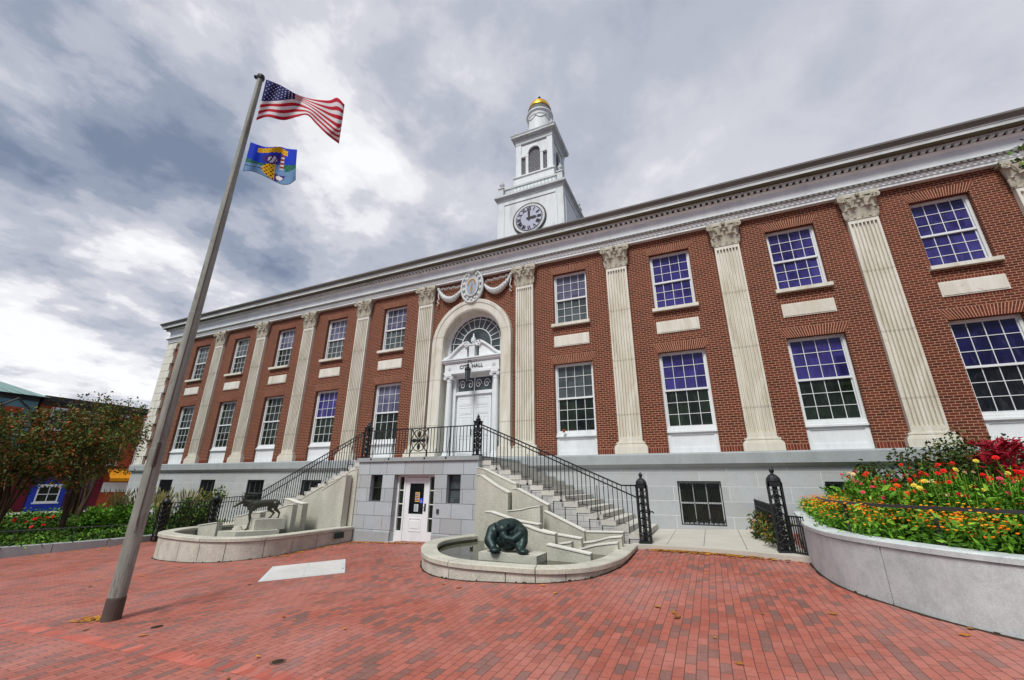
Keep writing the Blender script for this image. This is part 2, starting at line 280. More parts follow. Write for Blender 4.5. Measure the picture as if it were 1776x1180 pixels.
# ------------------------------------------------------------------ mesh builder
class MB:
    def __init__(s): s.v = []; s.f = []; s.mi = []; s.mats = []; s.cur = 0
    def mat(s, m):
        if m not in s.mats: s.mats.append(m)
        s.cur = s.mats.index(m); return s
    def add(s, vs, fs):
        o = len(s.v); s.v += [tuple(v) for v in vs]
        for f in fs: s.f.append(tuple(i+o for i in f)); s.mi.append(s.cur)
        return s
    def box(s, x0, x1, y0, y1, z0, z1):
        return s.add([(x0, y0, z0), (x1, y0, z0), (x1, y1, z0), (x0, y1, z0), (x0, y0, z1), (x1, y0, z1), (x1, y1, z1), (x0, y1, z1)],
                     [(0, 3, 2, 1), (4, 5, 6, 7), (0, 1, 5, 4), (1, 2, 6, 5), (2, 3, 7, 6), (3, 0, 4, 7)])
    def prism(s, pts, a, b):      # pts: list of Vector at front; a,b offset vectors (front,back)
        n = len(pts); vs = [Vector(p)+Vector(a) for p in pts] + [Vector(p)+Vector(b) for p in pts]
        return s.add(vs, [tuple(range(n)), tuple(range(2*n-1, n-1, -1))] + [(i, i+n, (i+1) % n+n, (i+1) % n) for i in range(n)])
    def xz(s, pts, y0, y1): return s.prism([(p[0], 0, p[1]) for p in pts], (0, y0, 0), (0, y1, 0))
    def lathe(s, prof, cx=0, cy=0, z=0, n=20, a0=0, a1=2*PI):
        full = abs(a1-a0-2*PI) < 1e-6; m = n if full else n+1; vs = []; fs = []
        for r, h in prof:
            for i in range(m):
                a = a0+(a1-a0)*i/n; vs.append((cx+r*cos(a), cy+r*sin(a), z+h))
        for j in range(len(prof)-1):
            for i in range(n):
                k = (i+1) % m; fs.append((j*m+i, j*m+k, (j+1)*m+k, (j+1)*m+i))
        fs.append(tuple(range(m-1, -1, -1))); fs.append(tuple((len(prof)-1)*m+i for i in range(m)))
        return s.add(vs, fs)
    def tube(s, pts, r, n=6, cap=True):
        pts = [Vector(p) for p in pts]; rs = r if isinstance(r, (list, tuple)) else [r]*len(pts); vs = []; fs = []
        t = (pts[1]-pts[0]).normalized(); u = t.orthogonal().normalized()
        for i, p in enumerate(pts):
            t = (pts[min(i+1, len(pts)-1)]-pts[max(i-1, 0)]).normalized(); u = (u-t*u.dot(t)).normalized(); w = t.cross(u)
            for k in range(n): a = 2*PI*k/n+PI/4; vs.append(p+(u*cos(a)+w*sin(a))*rs[i])
        for i in range(len(pts)-1):
            for k in range(n): fs.append((i*n+k, i*n+(k+1) % n, (i+1)*n+(k+1) % n, (i+1)*n+k))
        if cap: fs.append(tuple(range(n-1, -1, -1))); fs.append(tuple((len(pts)-1)*n+k for k in range(n)))
        return s.add(vs, fs)
    def ball(s, c, r, n=10, m=6):
        if not isinstance(r, (tuple, list)): r = (r, r, r)
        vs = [(c[0], c[1], c[2]-r[2])]; fs = []
        for j in range(1, m):
            a = PI*j/m
            for i in range(n): b = 2*PI*i/n; vs.append((c[0]+r[0]*sin(a)*cos(b), c[1]+r[1]*sin(a)*sin(b), c[2]-r[2]*cos(a)))
        vs.append((c[0], c[1], c[2]+r[2])); L = len(vs)-1
        for i in range(n): fs.append((0, 1+(i+1) % n, 1+i)); fs.append((L, L-n+i, L-n+(i+1) % n))
        for j in range(m-2):
            for i in range(n): a = 1+j*n; fs.append((a+i, a+(i+1) % n, a+n+(i+1) % n, a+n+i))
        return s.add(vs, fs)
    def obj(s, name, mat=None, parent=None, smooth=False, loc=None):
        me = bpy.data.meshes.new(name); me.from_pydata(s.v, [], s.f)
        if s.mats:
            for m in s.mats: me.materials.append(m)
            me.polygons.foreach_set('material_index', s.mi)
        else: me.materials.append(mat)
        if smooth: me.polygons.foreach_set('use_smooth', [True]*len(me.polygons))
        me.update(); o = bpy.data.objects.new(name, me); COL.objects.link(o)
        if parent: o.parent = parent
        if loc: o.location = loc
        return o
def tag(o, label, cat, group=None, kind=None):
    if label: o['label'] = label
    if cat: o['category'] = cat
    if group: o['group'] = group
    if kind: o['kind'] = kind
    return o
def thing(name, loc, label, cat, group=None, rz=0):
    o = bpy.data.objects.new(name, None); COL.objects.link(o); o.location = loc; o.rotation_euler = (0, 0, rz); o.empty_display_size = .3
    return tag(o, label, cat, group)
def struct(o): o['kind'] = 'structure'; return o
def dup(o, parent=None, off=None):
    c = o.copy(); COL.objects.link(c)
    if parent: c.parent = parent
    if off: c.location = Vector(o.location)+Vector(off)
    for ch in list(o.children): dup(ch, c)
    return c
def text_mb(mb, txt, size, cx, y, cz, depth=.01, face='-y', bold=.0):
    cu = bpy.data.curves.new('lettering_curve', 'FONT'); cu.body = txt; cu.size = size; cu.extrude = depth; cu.align_x = 'CENTER'; cu.align_y = 'CENTER'; cu.offset = bold; cu.resolution_u = 2
    o = bpy.data.objects.new('lettering_curve', cu); COL.objects.link(o); dg = bpy.context.evaluated_depsgraph_get(); me = bpy.data.meshes.new_from_object(o.evaluated_get(dg))
    mb.add([(cx+v.co.x, y-v.co.z, cz+v.co.y) for v in me.vertices], [tuple(p.vertices) for p in me.polygons])
    bpy.data.objects.remove(o); bpy.data.curves.remove(cu); bpy.data.meshes.remove(me)
def remeshed(name, mb, voxel, mat, parent=None, smooth_it=6, loc=None):
    o = mb.obj(name+'_raw', mat); m = o.modifiers.new('r', 'REMESH'); m.mode = 'VOXEL'; m.voxel_size = voxel; m.use_smooth_shade = True
    m2 = o.modifiers.new('s', 'SMOOTH'); m2.iterations = smooth_it; m2.factor = .5
    dg = bpy.context.evaluated_depsgraph_get(); dg.update(); me = bpy.data.meshes.new_from_object(o.evaluated_get(dg)); bpy.data.objects.remove(o)
    me.name = name; me.materials.clear(); me.materials.append(mat); me.polygons.foreach_set('use_smooth', [True]*len(me.polygons))
    q = bpy.data.objects.new(name, me); COL.objects.link(q)
    if parent: q.parent = parent
    if loc: q.location = loc
    return q
def limb(mb, pts, rs):            # overlapping balls between joints (for remeshed bodies)
    for (p, q), (a, b) in zip(zip(pts, pts[1:]), zip(rs, rs[1:])):
        p = Vector(p); q = Vector(q); L = (q-p).length; n = max(2, int(L/(.45*min(a, b)))+1)
        for i in range(n+1): k = i/n; mb.ball(p.lerp(q, k), a+(b-a)*k, 10, 7)
def leaves(mb, n, fn, size, aspect=1.6, up=.3):
    for _ in range(n):
        p = Vector(fn()); s_ = size*random.uniform(.6, 1.35)
        d = Vector((random.gauss(0, 1), random.gauss(0, 1), random.gauss(0, 1)+up)).normalized(); e = d.orthogonal().normalized()
        e = (Matrix.Rotation(random.uniform(0, 2*PI), 3, d) @ e); w = d.cross(e)
        a = e*s_*.5*aspect; b = w*s_*.5; k = d*s_*.18
        mb.add([p-a, p-b*.9+k*.5, p+a, p+b*.9+k*.5], [(0, 1, 2, 3)])

# ================================================================== SETTING
def sheet(name, x0, x1, y0, y1, nx, ny, zf, mat):
    mb = MB(); vs = [(x0+(x1-x0)*i/nx, y0+(y1-y0)*j/ny) for j in range(ny+1) for i in range(nx+1)]
    mb.add([(x, y, zf(x, y)) for x, y in vs], [(j*(nx+1)+i, j*(nx+1)+i+1, (j+1)*(nx+1)+i+1, (j+1)*(nx+1)+i) for j in range(ny) for i in range(nx)])
    return struct(mb.obj(name, mat, smooth=True))
sheet('ground', -1500, 1500, -1500, 1500, 2, 2, lambda x, y: -1.6, M['asphalt'])
sheet('plaza', -16, 30, -34, 4, 46, 38, G, M['pavers'])
sheet('street', -60, -27, -60, 60, 4, 4, lambda x, y: -.9, M['asphalt'])
sheet('sidewalk', -45.5, -41.5, -60, 60, 4, 4, lambda x, y: -.75, M['pad'])
mb = MB()                          # darker soldier band crossing the plaza
for i in range(150):
    x = -9+i*.12; y = -12.62+.012*x
    mb.box(x+random.uniform(0, .004), x+.110, y-.115+random.uniform(-.008, .008), y+.115+random.uniform(-.008, .008), G(x, y)-.01, G(x, y)+random.uniform(.002, .005))
struct(mb.obj('paver_band', M['band']))

# ================================================================== CITY HALL
BAY, W0 = 4.287, 2.794; HL = 26.4; DEP = 20
ZB, ZSB, ZCB, ZCT = 2.88, 3.33, 10.66, 11.665; WY = .17
hall = thing('city_hall', (0, 0, 0), 'long red brick city hall with cream fluted pilasters, arched entrance and white clock tower', 'building')
bays = [s_*(W0+BAY*(k+.5)) for k in range(5) for s_ in (-1, 1)]
UP_W = (8.50, 10.98, .775, 9.72); LO_W = (3.77, 6.68, .845, 5.2); ARI = 1.6; ARO = 2.15; ASP = 8.27
# brick wall
mb = MB()
def wall_cells(mb, x0, x1, z0, z1, holes, y, rev):
    xs = sorted({x0, x1, *[h[0] for h in holes], *[h[1] for h in holes]}); zs = sorted({z0, z1, *[h[2] for h in holes], *[h[3] for h in holes]})
    for i in range(len(xs)-1):
        for j in range(len(zs)-1):
            cx = (xs[i]+xs[i+1])/2; cz = (zs[j]+zs[j+1])/2
            if any(h[0] < cx < h[1] and h[2] < cz < h[3] for h in holes): continue
            mb.add([(xs[i], y, zs[j]), (xs[i+1], y, zs[j]), (xs[i+1], y, zs[j+1]), (xs[i], y, zs[j+1])], [(0, 1, 2, 3)])
    for a, b, c, d in holes:
        mb.add([(a, y, c), (b, y, c), (b, y, d), (a, y, d), (a, y+rev, c), (b, y+rev, c), (b, y+rev, d), (a, y+rev, d)], [(0, 3, 7, 4), (1, 5, 6, 2), (3, 2, 6, 7), (0, 4, 5, 1)])
for sgn in (-1, 1):
    hs_ = []
    for k in range(5):
        c = sgn*(W0+BAY*(k+.5)); hs_ += [(c-UP_W[2], c+UP_W[2], UP_W[0], UP_W[1]), (c-LO_W[2], c+LO_W[2], ZB-.01, LO_W[1])]
    a, b = (-HL, -W0) if sgn < 0 else (W0, HL)
    wall_cells(mb, a, b, ZB-.01, 11.75, hs_, WY, .40)
n = 36; RM = 1.9                     # bay around the arch
pr = [(-W0, None)]
for i in range(n):
    xa = -RM+2*RM*i/n; xb = -RM+2*RM*(i+1)/n; za = ASP+math.sqrt(max(0, RM**2-xa**2)); zb = ASP+math.sqrt(max(0, RM**2-xb**2))
    mb.add([(xa, WY, za), (xb, WY, zb), (xb, WY, 11.75), (xa, WY, 11.75)], [(0, 1, 2, 3)])
for a, b in ((-W0, -RM), (RM, W0)): mb.add([(a, WY, ZB), (b, WY, ZB), (b, WY, 11.75), (a, WY, 11.75)], [(0, 1, 2, 3)])
for x in (-HL, HL): mb.add([(x, WY, ZB), (x, DEP, ZB), (x, DEP, 11.75), (x, WY, 11.75)], [(0, 1, 2, 3)])
mb.add([(-HL, DEP, -1), (HL, DEP, -1), (HL, DEP, 11.75), (-HL, DEP, 11.75)], [(0, 1, 2, 3)])
mb.obj('brick_wall', M['brick'], hall)
# basement
mb = MB(); hs_ = []
for c in bays:
    if abs(c) > 5: hs_.append((c-.69, c+.69, .53, 1.93))
wall_cells(mb, -HL-.05, HL+.05, -1.6, 2.44, hs_, .06, .25)
for x in (-HL-.05, HL+.05): mb.add([(x, .06, -1.6), (x, DEP, -1.6), (x, DEP, 2.44), (x, .06, 2.44)], [(0, 1, 2, 3)])
mb.obj('basement_wall', M['ashlar'], hall)
def ring(mb, prof, x0=-HL, x1=HL, y0=0, y1=DEP):
    vs = []; n = len(prof)
    for (o, z) in prof: vs += [(x0-o, y0-o, z), (x1+o, y0-o, z), (x1+o, y1+o, z), (x0-o, y1+o, z)]
    mb.add(vs, [(j*4+i, j*4+(i+1) % 4, (j+1)*4+(i+1) % 4, (j+1)*4+i) for j in range(n-1) for i in range(4)])
mb = MB(); ring(mb, [(-.04, 2.38), (.03, 2.42), (.06, 2.44), (.12, 2.50), (.12, 2.82), (.09, 2.875), (-.3, 2.885)]); mb.obj('belt_course', M['stone'], hall)
mb = MB(); ring(mb, [(-.3, 11.66), (.02, 11.66), (.02, 11.76), (.045, 11.765), (.045, 11.88), (.05, 11.89), (.05, 11.99), (.13, 11.992), (.13, 12.01), (.02, 12.02), (.02, 12.5), (.06, 12.52), (.11, 12.58), (-.1, 12.585)]); mb.obj('architrave', M['white'], hall)
M['soffit'] = simple('stained_shaded_soffit', (104, 100, 84), .85, .2, .35, 2)  # weathered paint tone, with shade under the cornice darkened into the colour
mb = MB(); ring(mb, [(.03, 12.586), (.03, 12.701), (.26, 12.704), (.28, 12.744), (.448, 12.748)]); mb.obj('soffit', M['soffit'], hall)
mb = MB(); ring(mb, [(.43, 12.749), (.455, 12.75), (.455, 12.885), (.48, 12.89), (.48, 12.915), (.3, 12.92)]); mb.obj('corona', M['aged'], hall)
mb = MB(); ring(mb, [(.3, 12.921), (.49, 12.921), (.50, 12.95), (.53, 12.985), (.575, 13.03), (.60, 13.055), (.605, 13.12), (.56, 13.13), (.3, 13.14)]); mb.obj('gutter', M['gutter'], hall)
mb = MB(); ring(mb, [(.45, 13.13), (.1, 13.17), (-5, 13.55), (-9.9, 13.6)]); mb.obj('roof', M['roof'], hall)
def comb(name, mat, x0, x1, step, w_, ztop, zmid, zlow, y0, y1):
    pts = [(x0, ztop)]; x = x0
    while x < x1-step: pts += [(x, zlow), (x+w_, zlow), (x+w_, zmid), (x+step, zmid)]; x += step
    pts += [(x, zlow), (x+w_, zlow), (x+w_, ztop)]
    q = MB(); n_ = len(pts); k = 0
    # built as a strip of quads so that the course is one connected piece
    x = x0; vs = []; fs = []
    cols_ = []
    while x < x1: cols_.append((x, zlow)); cols_.append((x+w_, zlow)); cols_.append((x+w_, zmid)); cols_.append((x+step, zmid)); x += step
    for (a, z) in cols_: vs += [(a, y0, z), (a, y0, ztop), (a, y1, z)]
    for i in range(len(cols_)-1):
        a = i*3; b_ = a+3
        if i % 2 == 0: fs.append((a, b_, b_+1, a+1))
        fs.append((a, a+2, b_+2, b_))
    # tooth sides share edges with the top line
    q.add(vs, fs); return q.obj(name, mat, hall)
comb('dentils', M['aged'], -HL-.25, HL+.25, .215, .115, 12.699, 12.692, 12.59, -.245, -.10)
comb('egg_moulding', M['gutter'], -HL-.1, HL+.1, .17, .10, 11.99, 11.965, 11.90, -.150, -.10)
# pilaster
def fluted(mb, hs, z0, z1):
    fl = .035; wd = (2*hs-.05*2)/7; pts = [(-hs, WY+.01), (-hs, 0)]
    x = -hs+.05
    for i in range(7):
        a, b = x+fl/2, x+wd-fl/2; pts.append((a, 0))
        for k in range(1, 6): ang = PI*k/6; pts.append(((a+b)/2-cos(ang)*(b-a)/2, sin(ang)*.085))
        pts.append((b, 0)); x += wd
    pts += [(hs, 0), (hs, WY+.01)]; n = len(pts)
    mb.add([(p[0], p[1], z) for z in (z0, z1) for p in pts], [(i, i+1, n+i+1, n+i) for i in range(n-1)])
def make_pilaster():
    mb = MB(); hs = .432
    mb.box(-hs, hs, 0, WY+.01, ZSB-.03, ZSB+.16); mb.box(-hs, hs, 0, WY+.01, ZCB-.14, ZCB); fluted(mb, hs, ZSB+.16, ZCB-.14)
    p = mb.obj('pilaster', M['marble'], hall)
    mb = MB(); mb.box(-.60, .60, -.07, WY, ZB, ZB+.26)
    for o, z0, z1 in ((.57, .26, .31), (.545, .31, .33), (.51, .33, .37), (.53, .37, .42), (.46, .42, .455)): mb.box(-o, o, -.07+(.6-o)*.6, WY, ZB+z0, ZB+z1)
    mb.obj('base', M['marble'], p)
    mb = MB()                       # capital
    mb.box(-.45, .45, -.02, WY, ZCB, ZCB+.05)
    vs = []
    for z, h, y in ((ZCB+.05, .43, .0), (ZCB+.5, .44, -.02), (ZCB+.86, .50, -.06)): vs += [(-h, y, z), (h, y, z), (h, WY, z), (-h, WY, z)]
    mb.add(vs, [(j*4+i, j*4+(i+1) % 4, j*4+4+(i+1) % 4, j*4+4+i) for j in range(2) for i in range(4)] + [(8, 9, 10, 11)])
    ab = [(-.60, -.14), (-.3, -.09), (0, -.075), (.3, -.09), (.60, -.14), (.60, WY), (-.60, WY)]
    mb.prism([(a, b, 0) for a, b in ab], (0, 0, ZCT-.12), (0, 0, ZCT-.005))
    def leaf(cx, z0, h, w, out, sx=0, y0=0.):
        L = []; n_ = 7
        for i in range(n_+1):
            k = i/n_; zz_ = z0+h*(math.sin(min(1, k*1.18)*PI/2)); yy = y0-.02-out*(k**2.2) ; 
            if k > .8: zz_ -= h*.13*(k-.8)/.2; yy -= out*.25
            ww = w*(.75+.45*sin(k*PI))*(1 if k < .85 else .6)*(1+.16*(i % 2))
            L.append((cx+sx*k-ww, yy+.025, zz_)); L.append((cx+sx*k, yy-.03, zz_)); L.append((cx+sx*k+ww, yy+.025, zz_))
        fs = []
        for i in range(n_): a = i*3; fs += [(a, a+1, a+4, a+3), (a+1, a+2, a+5, a+4)]
        off = len(L); L2 = [(a, b+.04, c) for a, b, c in L]
        fs += [tuple(off+i for i in reversed(f)) for f in fs]
        fs += [(i*3, i*3+3, off+i*3+3, off+i*3) for i in range(n_)] + [(i*3+2, off+i*3+2, off+i*3+5, i*3+5) for i in range(n_)] + [(n_*3, n_*3+1, n_*3+2, off+n_*3+2, off+n_*3+1, off+n_*3)]
        mb.add(L+L2, fs)
    for cx in (-.22, .22): leaf(cx, ZCB+.05, .42, .115, .14)
    for cx in (-.42, 0, .42): leaf(cx, ZCB+.05, .34 if cx else .62, .075, .08 if cx else .13)
    for cx, sx in ((-.38, -.08), (.38, .08)): leaf(cx, ZCB+.25, .48, .085, .16, sx)
    for s_ in (-1, 1):              # corner and centre volutes
        for cx, cz, r, y0 in ((.50*s_, ZCT-.235, .105, -.16), (.13*s_, ZCT-.22, .065, -.11)):
            pts = []
            for i in range(22):
                a = i/21*3.4*PI; rr = r*(1-.8*i/21); pts.append((cx+s_*(-1 if r < .09 else 1)*rr*sin(a), y0-.02*i/21, cz+rr*cos(a)))
            mb.tube(pts, .027, 5)
        mb.tube([(.2*s_, -.05, ZCB+.5), (.28*s_, -.1, ZCB+.68), (.42*s_, -.15, ZCT-.14)], .03, 5)
        mb.tube([(.17*s_, -.05, ZCB+.5), (.16*s_, -.09, ZCB+.66), (.10*s_, -.12, ZCT-.15)], .024, 5)
    mb.ball((0, -.13, ZCT-.07), (.075, .05, .075), 8, 6)
    for i in range(6): a = i*PI/3; mb.ball((.05*cos(a), -.16, ZCT-.07+.05*sin(a)), .026, 6, 4)
    mb.obj('capital', M['capital'], p, smooth=False)
    return p
pil0 = make_pilaster(); PX = [s_*(W0+BAY*k) for k in range(6) for s_ in (-1, 1)]
for i, x in enumerate(PX):
    p = pil0 if i == 0 else dup(pil0, hall)
    p.location = (x, 0, 0)
# quoins
for s_ in (-1, 1):
    mb = MB(); z = ZB; k = 0
    while z < 11.6:
        a = 1.12 if k % 2 else .95
        x0, x1 = sorted((s_*(HL+.09), s_*(HL-a))); mb.box(x0, x1, .03, 1.0, z+.015, min(z+.55, 11.66)-.015)
        x0, x1 = sorted((s_*(HL+.05), s_*(HL-a+.05))); mb.box(x0, x1, .08, .95, z-.02, z+.02)
        z += .55; k += 1
    mb.obj('quoins', M['marble'], hall)
# windows
def make_window(name, cx, z0, z1, hw, zr, y, rows, pm, sill=True, apron=False, fw=.075, cols=4, dim=None):
    mb = MB(); fm = M['white']
    mb.box(cx-hw, cx-hw+fw, y-.02, y+.12, z0, z1); mb.box(cx+hw-fw, cx+hw, y-.02, y+.12, z0, z1)
    mb.box(cx-hw+fw, cx+hw-fw, y-.02, y+.12, z1-fw*1.2, z1); mb.box(cx-hw+fw, cx+hw-fw, y-.02, y+.12, z0, z0+fw*1.1)
    mb.box(cx-hw+fw, cx+hw-fw, y+.0, y+.11, zr-.035, zr+.035)
    for (a, b, r, yy) in ((z0+fw*1.1, zr-.035, rows[1], y+.05), (zr+.035, z1-fw*1.2, rows[0], y+.03)):
        xa, xb = cx-hw+fw, cx+hw-fw; st = .035
        mb.box(xa, xa+st, yy, yy+.05, a, b); mb.box(xb-st, xb, yy, yy+.05, a, b)
        for i in range(1, cols): x = xa+(xb-xa)*i/cols; mb.box(x-.0095, x+.0095, yy+.002, yy+.035, a, b)
        for i in range(1, r): z = a+(b-a)*i/r; mb.box(xa+st, xb-st, yy+.004, yy+.033, z-.0095, z+.0095)
    o = mb.obj(name, fm, hall)
    for (a, b, yy, m) in ((z0+fw, zr, y+.075, pm[1]), (zr, z1-fw, y+.055, pm[0])):
        q = MB(); q.box(cx-hw+.02, cx+hw-.02, yy, yy+.01, a, b); q.obj('pane', M[m], o)
    if sill:
        q = MB(); q.box(cx-hw-.08, cx+hw+.08, .02, WY-.001, z0-.13, z0-.003); q.box(cx-hw+.002, cx+hw-.002, WY-.001, y+.1, z0-.05, z0-.003); q.obj('sill', M['marble'], o)
    if apron:
        q = MB(); q.box(cx-hw+.001, cx+hw-.001, y-.03, y+.1, ZB+.004, z0-.16); q.box(cx-hw+.001, cx+hw-.001, y-.12, y+.1, z0-.16, z0-.10); q.box(cx-hw+.001, cx+hw-.001, y-.06, y+.1, z0-.10, z0-.003)
        for a, b, c, d in ((-hw+.001, hw-.001, ZB+.004, ZB+.2), (-hw+.001, hw-.001, z0-.25, z0-.161), (-hw+.001, -hw+.12, ZB+.2, z0-.25), (hw-.12, hw-.001, ZB+.2, z0-.25)): q.box(cx+a, cx+b, y-.055, y-.03, c, d)
        q.obj('apron_panel', M['white'], o)
    return o
def pane_style(side, k):
    if side > 0:
        return [(('g_lilac', 'g_grey'), ('g_grey', 'g_dark')), (('g_purple', 'g_purple'), ('g_purple', 'g_dark')), (('g_purple', 'g_purple'), ('g_purple', 'g_dark')), (('g_purple', 'g_purple'), ('g_navy', 'g_black')), (('g_purple', 'g_purple'), ('g_navy', 'g_black'))][k]
    return [(('g_lilac', 'g_grey'), ('g_lilac', 'g_dark')), (('g_lilac', 'g_grey'), ('g_purple', 'g_dark')), (('g_lilac', 'g_dark'), ('g_dark', 'g_dark')), (('g_grey', 'g_dark'), ('g_dark', 'g_dark')), (('g_grey', 'g_dark'), ('g_dark', 'g_dark'))][k]
for sgn in (-1, 1):
    for k in range(5):
        c = sgn*(W0+BAY*(k+.5)); us, ls = pane_style(sgn, k)
        make_window('window', c, UP_W[0], UP_W[1], UP_W[2], UP_W[3], WY+.19, (3, 3), us)
        make_window('window', c, LO_W[0], LO_W[1], LO_W[2], LO_W[3], WY+.19, (3, 3), ls, sill=False, apron=True, fw=.085)
        for (zt, hw) in ((UP_W[1], UP_W[2]), (LO_W[1], LO_W[2])):   # flared brick lintels
            q = MB(); H = .36; n_ = 25; q.mat(M['mortar']).xz([(c-hw-.0, zt+.002), (c+hw+.0, zt+.002), (c+hw+.2, zt+H), (c-hw-.2, zt+H)], WY-.004, WY+.01); q.mat(M['wedge'])
            for i in range(n_):
                a0, a1 = -1+2*i/n_+.012, -1+2*(i+1)/n_-.012
                for (h0, h1) in ((.004, .235), (.247, .36)) if i % 2 else ((.004, .115), (.127, .36)):
                    f0 = hw+.2*h0/H; f1 = hw+.2*h1/H; q.xz([(c+a0*f0, zt+h0), (c+a1*f0, zt+h0), (c+a1*f1, zt+h1), (c+a0*f1, zt+h1)], WY-.009, WY)
            q.obj('lintel', None, hall)
        q = MB(); q.box(c-.78, c+.78, WY-.035, WY+.02, 7.435, 7.94); q.box(c-.74, c+.74, WY-.05, WY-.035, 7.475, 7.90); q.obj('stone_panel', M['marble'], hall)
        q = MB(); q.mat(M['mortar']); q.box(c-.84, c+.84, WY-.004, WY+.01, 7.325, 7.433); q.box(c-.84, c+.84, WY-.004, WY+.01, 7.942, 8.05); q.mat(M['wedge'])
        for i in range(21):
            for z in (7.328, 7.944): q.box(c-.84+i*.08+.006, c-.84+i*.08+.074, WY-.010, WY, z, z+.102)
        q.obj('soldier_course', None, hall)
# soldier course at the foot of the brick
for sgn in (-1, 1):
    for k in range(5):
        c = sgn*(W0+BAY*(k+.5))
        for a, b in ((-BAY/2+.6, -LO_W[2]-.005), (LO_W[2]+.005, BAY/2-.6)):
            mb = MB(); mb.mat(M['mortar']).box(c+a, c+b, WY-.004, WY+.01, ZB+.003, ZB+.205); mb.mat(M['wedge']); n_ = int((b-a)/.078)
            for i in range(n_): w_ = (b-a)/n_; mb.box(c+a+i*w_+.006, c+a+(i+1)*w_-.006, WY-.010, WY, ZB+.006, ZB+.2)
            mb.obj('foot_course', None, hall)
# basement windows behind iron grilles
for c in bays:
    if abs(c) < 5: continue
    mb = MB(); y = .18
    for a, b, d, e in ((-.69, -.63, .53, 1.93), (.63, .69, .53, 1.93), (-.63, .63, .53, .60), (-.63, .63, 1.86, 1.93), (-.63, .63, 1.2, 1.25), (-.23, -.20, .60, 1.86), (.20, .23, .60, 1.86)): mb.box(c+a, c+b, y+.03, y+.09, d, e)
    o = mb.obj('basement_window', M['white'], hall)
    q = MB(); q.box(c-.68, c+.68, y+.07, y+.08, .54, 1.92); q.obj('pane', M['g_dark'], o)
    q = MB(); y = .09
    for a, b, d, e in ((-.69, -.66, .53, 1.93), (.66, .69, .53, 1.93), (-.66, .66, .53, .56), (-.66, .66, 1.90, 1.93)): q.box(c+a, c+b, y, y+.03, d, e)
    for i in range(1, 27): x = c-.66+i*.049; q.box(x-.007, x+.007, y+.005, y+.022, .56, 1.9)
    for i in range(9):
        x = c-.6+i*.15; q.tube([(x, y, .57), (x+.05, y, .68), (x+.075, y, .77), (x+.1, y, .68), (x+.15, y, .57)], .013, 4)
    q.obj('grille', M['iron'], o)
# ---------------- entrance
mb = MB(); nA = 40                   # stone archivolt and jambs
prof = [(ARI, .65), (ARI, .02), (ARI+.07, -.02), (ARI+.36, -.04), (ARI+.38, -.07), (ARO-.05, -.085), (ARO, -.085), (ARO+.01, WY+.01)]
st = [(-1, ZB), (-1, 5.0)] ; vs = []
path = [('L', ZB), ('L', 5.5)] + [('A', PI-PI*i/nA) for i in range(nA+1)] + [('R', 5.5), ('R', ZB)]
for kind, v_ in path:
    for r, y in prof:
        if kind == 'L': vs.append((-r, y, v_))
        elif kind == 'R': vs.append((r, y, v_))
        else: vs.append((r*cos(v_), y, ASP+r*sin(v_)))
m_ = len(prof); mb.add(vs, [(j*m_+i, (j+1)*m_+i, (j+1)*m_+i+1, j*m_+i+1) for j in range(len(path)-1) for i in range(m_-1)])
mb.box(-ARO-.06, -ARI+.02, -.10, WY, ZB, ZB+.42); mb.box(ARI-.02, ARO+.06, -.10, WY, ZB, ZB+.42)
mb.obj('stone_arch', M['marble'], hall)
mb = MB(); n = 30                     # recess back wall in white + arch frame
mb.box(-ARI, ARI, .62, .70, ZB, 7.45)
mb.obj('entrance_back_panel', M['white'], hall)
mb = MB(); RG = 1.52
pts = [(RG*cos(PI*i/40), 7.45+0 if False else ASP+RG*sin(PI*i/40)) for i in range(41)]; pts = [(ARI-.05, 7.4)] + [(x, z) for x, z in pts] + [(-ARI+.05, 7.4)]
mb.xz([(x, z) for x, z in pts], .60, .62); fan = mb.obj('fanlight', M['g_grey'], hall)
mb = MB()
def arc(mb, r0, r1, y0, y1, a0=0, a1=PI, n=36, cz=ASP):
    vs = []
    for i in range(n+1):
        a = a0+(a1-a0)*i/n
        for r, y in ((r0, y0), (r1, y0), (r1, y1), (r0, y1)): vs.append((r*cos(a), y, cz+r*sin(a)))
    mb.add(vs, [(i*4+k, i*4+(k+1) % 4, i*4+4+(k+1) % 4, i*4+4+k) for i in range(n) for k in range(4)])
arc(mb, 1.44, ARI+.01, .50, .62); arc(mb, 1.30, 1.325, .56, .60); arc(mb, .80, .84, .56, .60)
for s_ in (-1, 1): mb.box(*sorted((s_*1.44, s_*(ARI+.01))), .50, .62, 7.4, ASP); mb.box(*sorted((s_*.80, s_*.84)), .56, .60, 7.4, ASP); mb.box(*sorted((s_*1.30, s_*1.325)), .56, .60, 7.4, ASP)
for i in range(0, 12):
    a = PI*(i+.5)/12; mb.prism([(r*cos(a)+o*sin(a), 0, ASP+r*sin(a)-o*cos(a)) for r, o in ((.83, .013), (1.45, .013), (1.45, -.013), (.83, -.013))], (0, .565, 0), (0, .598, 0))
for z in (7.75, 8.05):
    for s_ in (-1, 1): mb.box(*sorted((s_*.83, s_*1.45)), .565, .598, z-.012, z+.012)
mb.obj('glazing_bars', M['white'], fan)
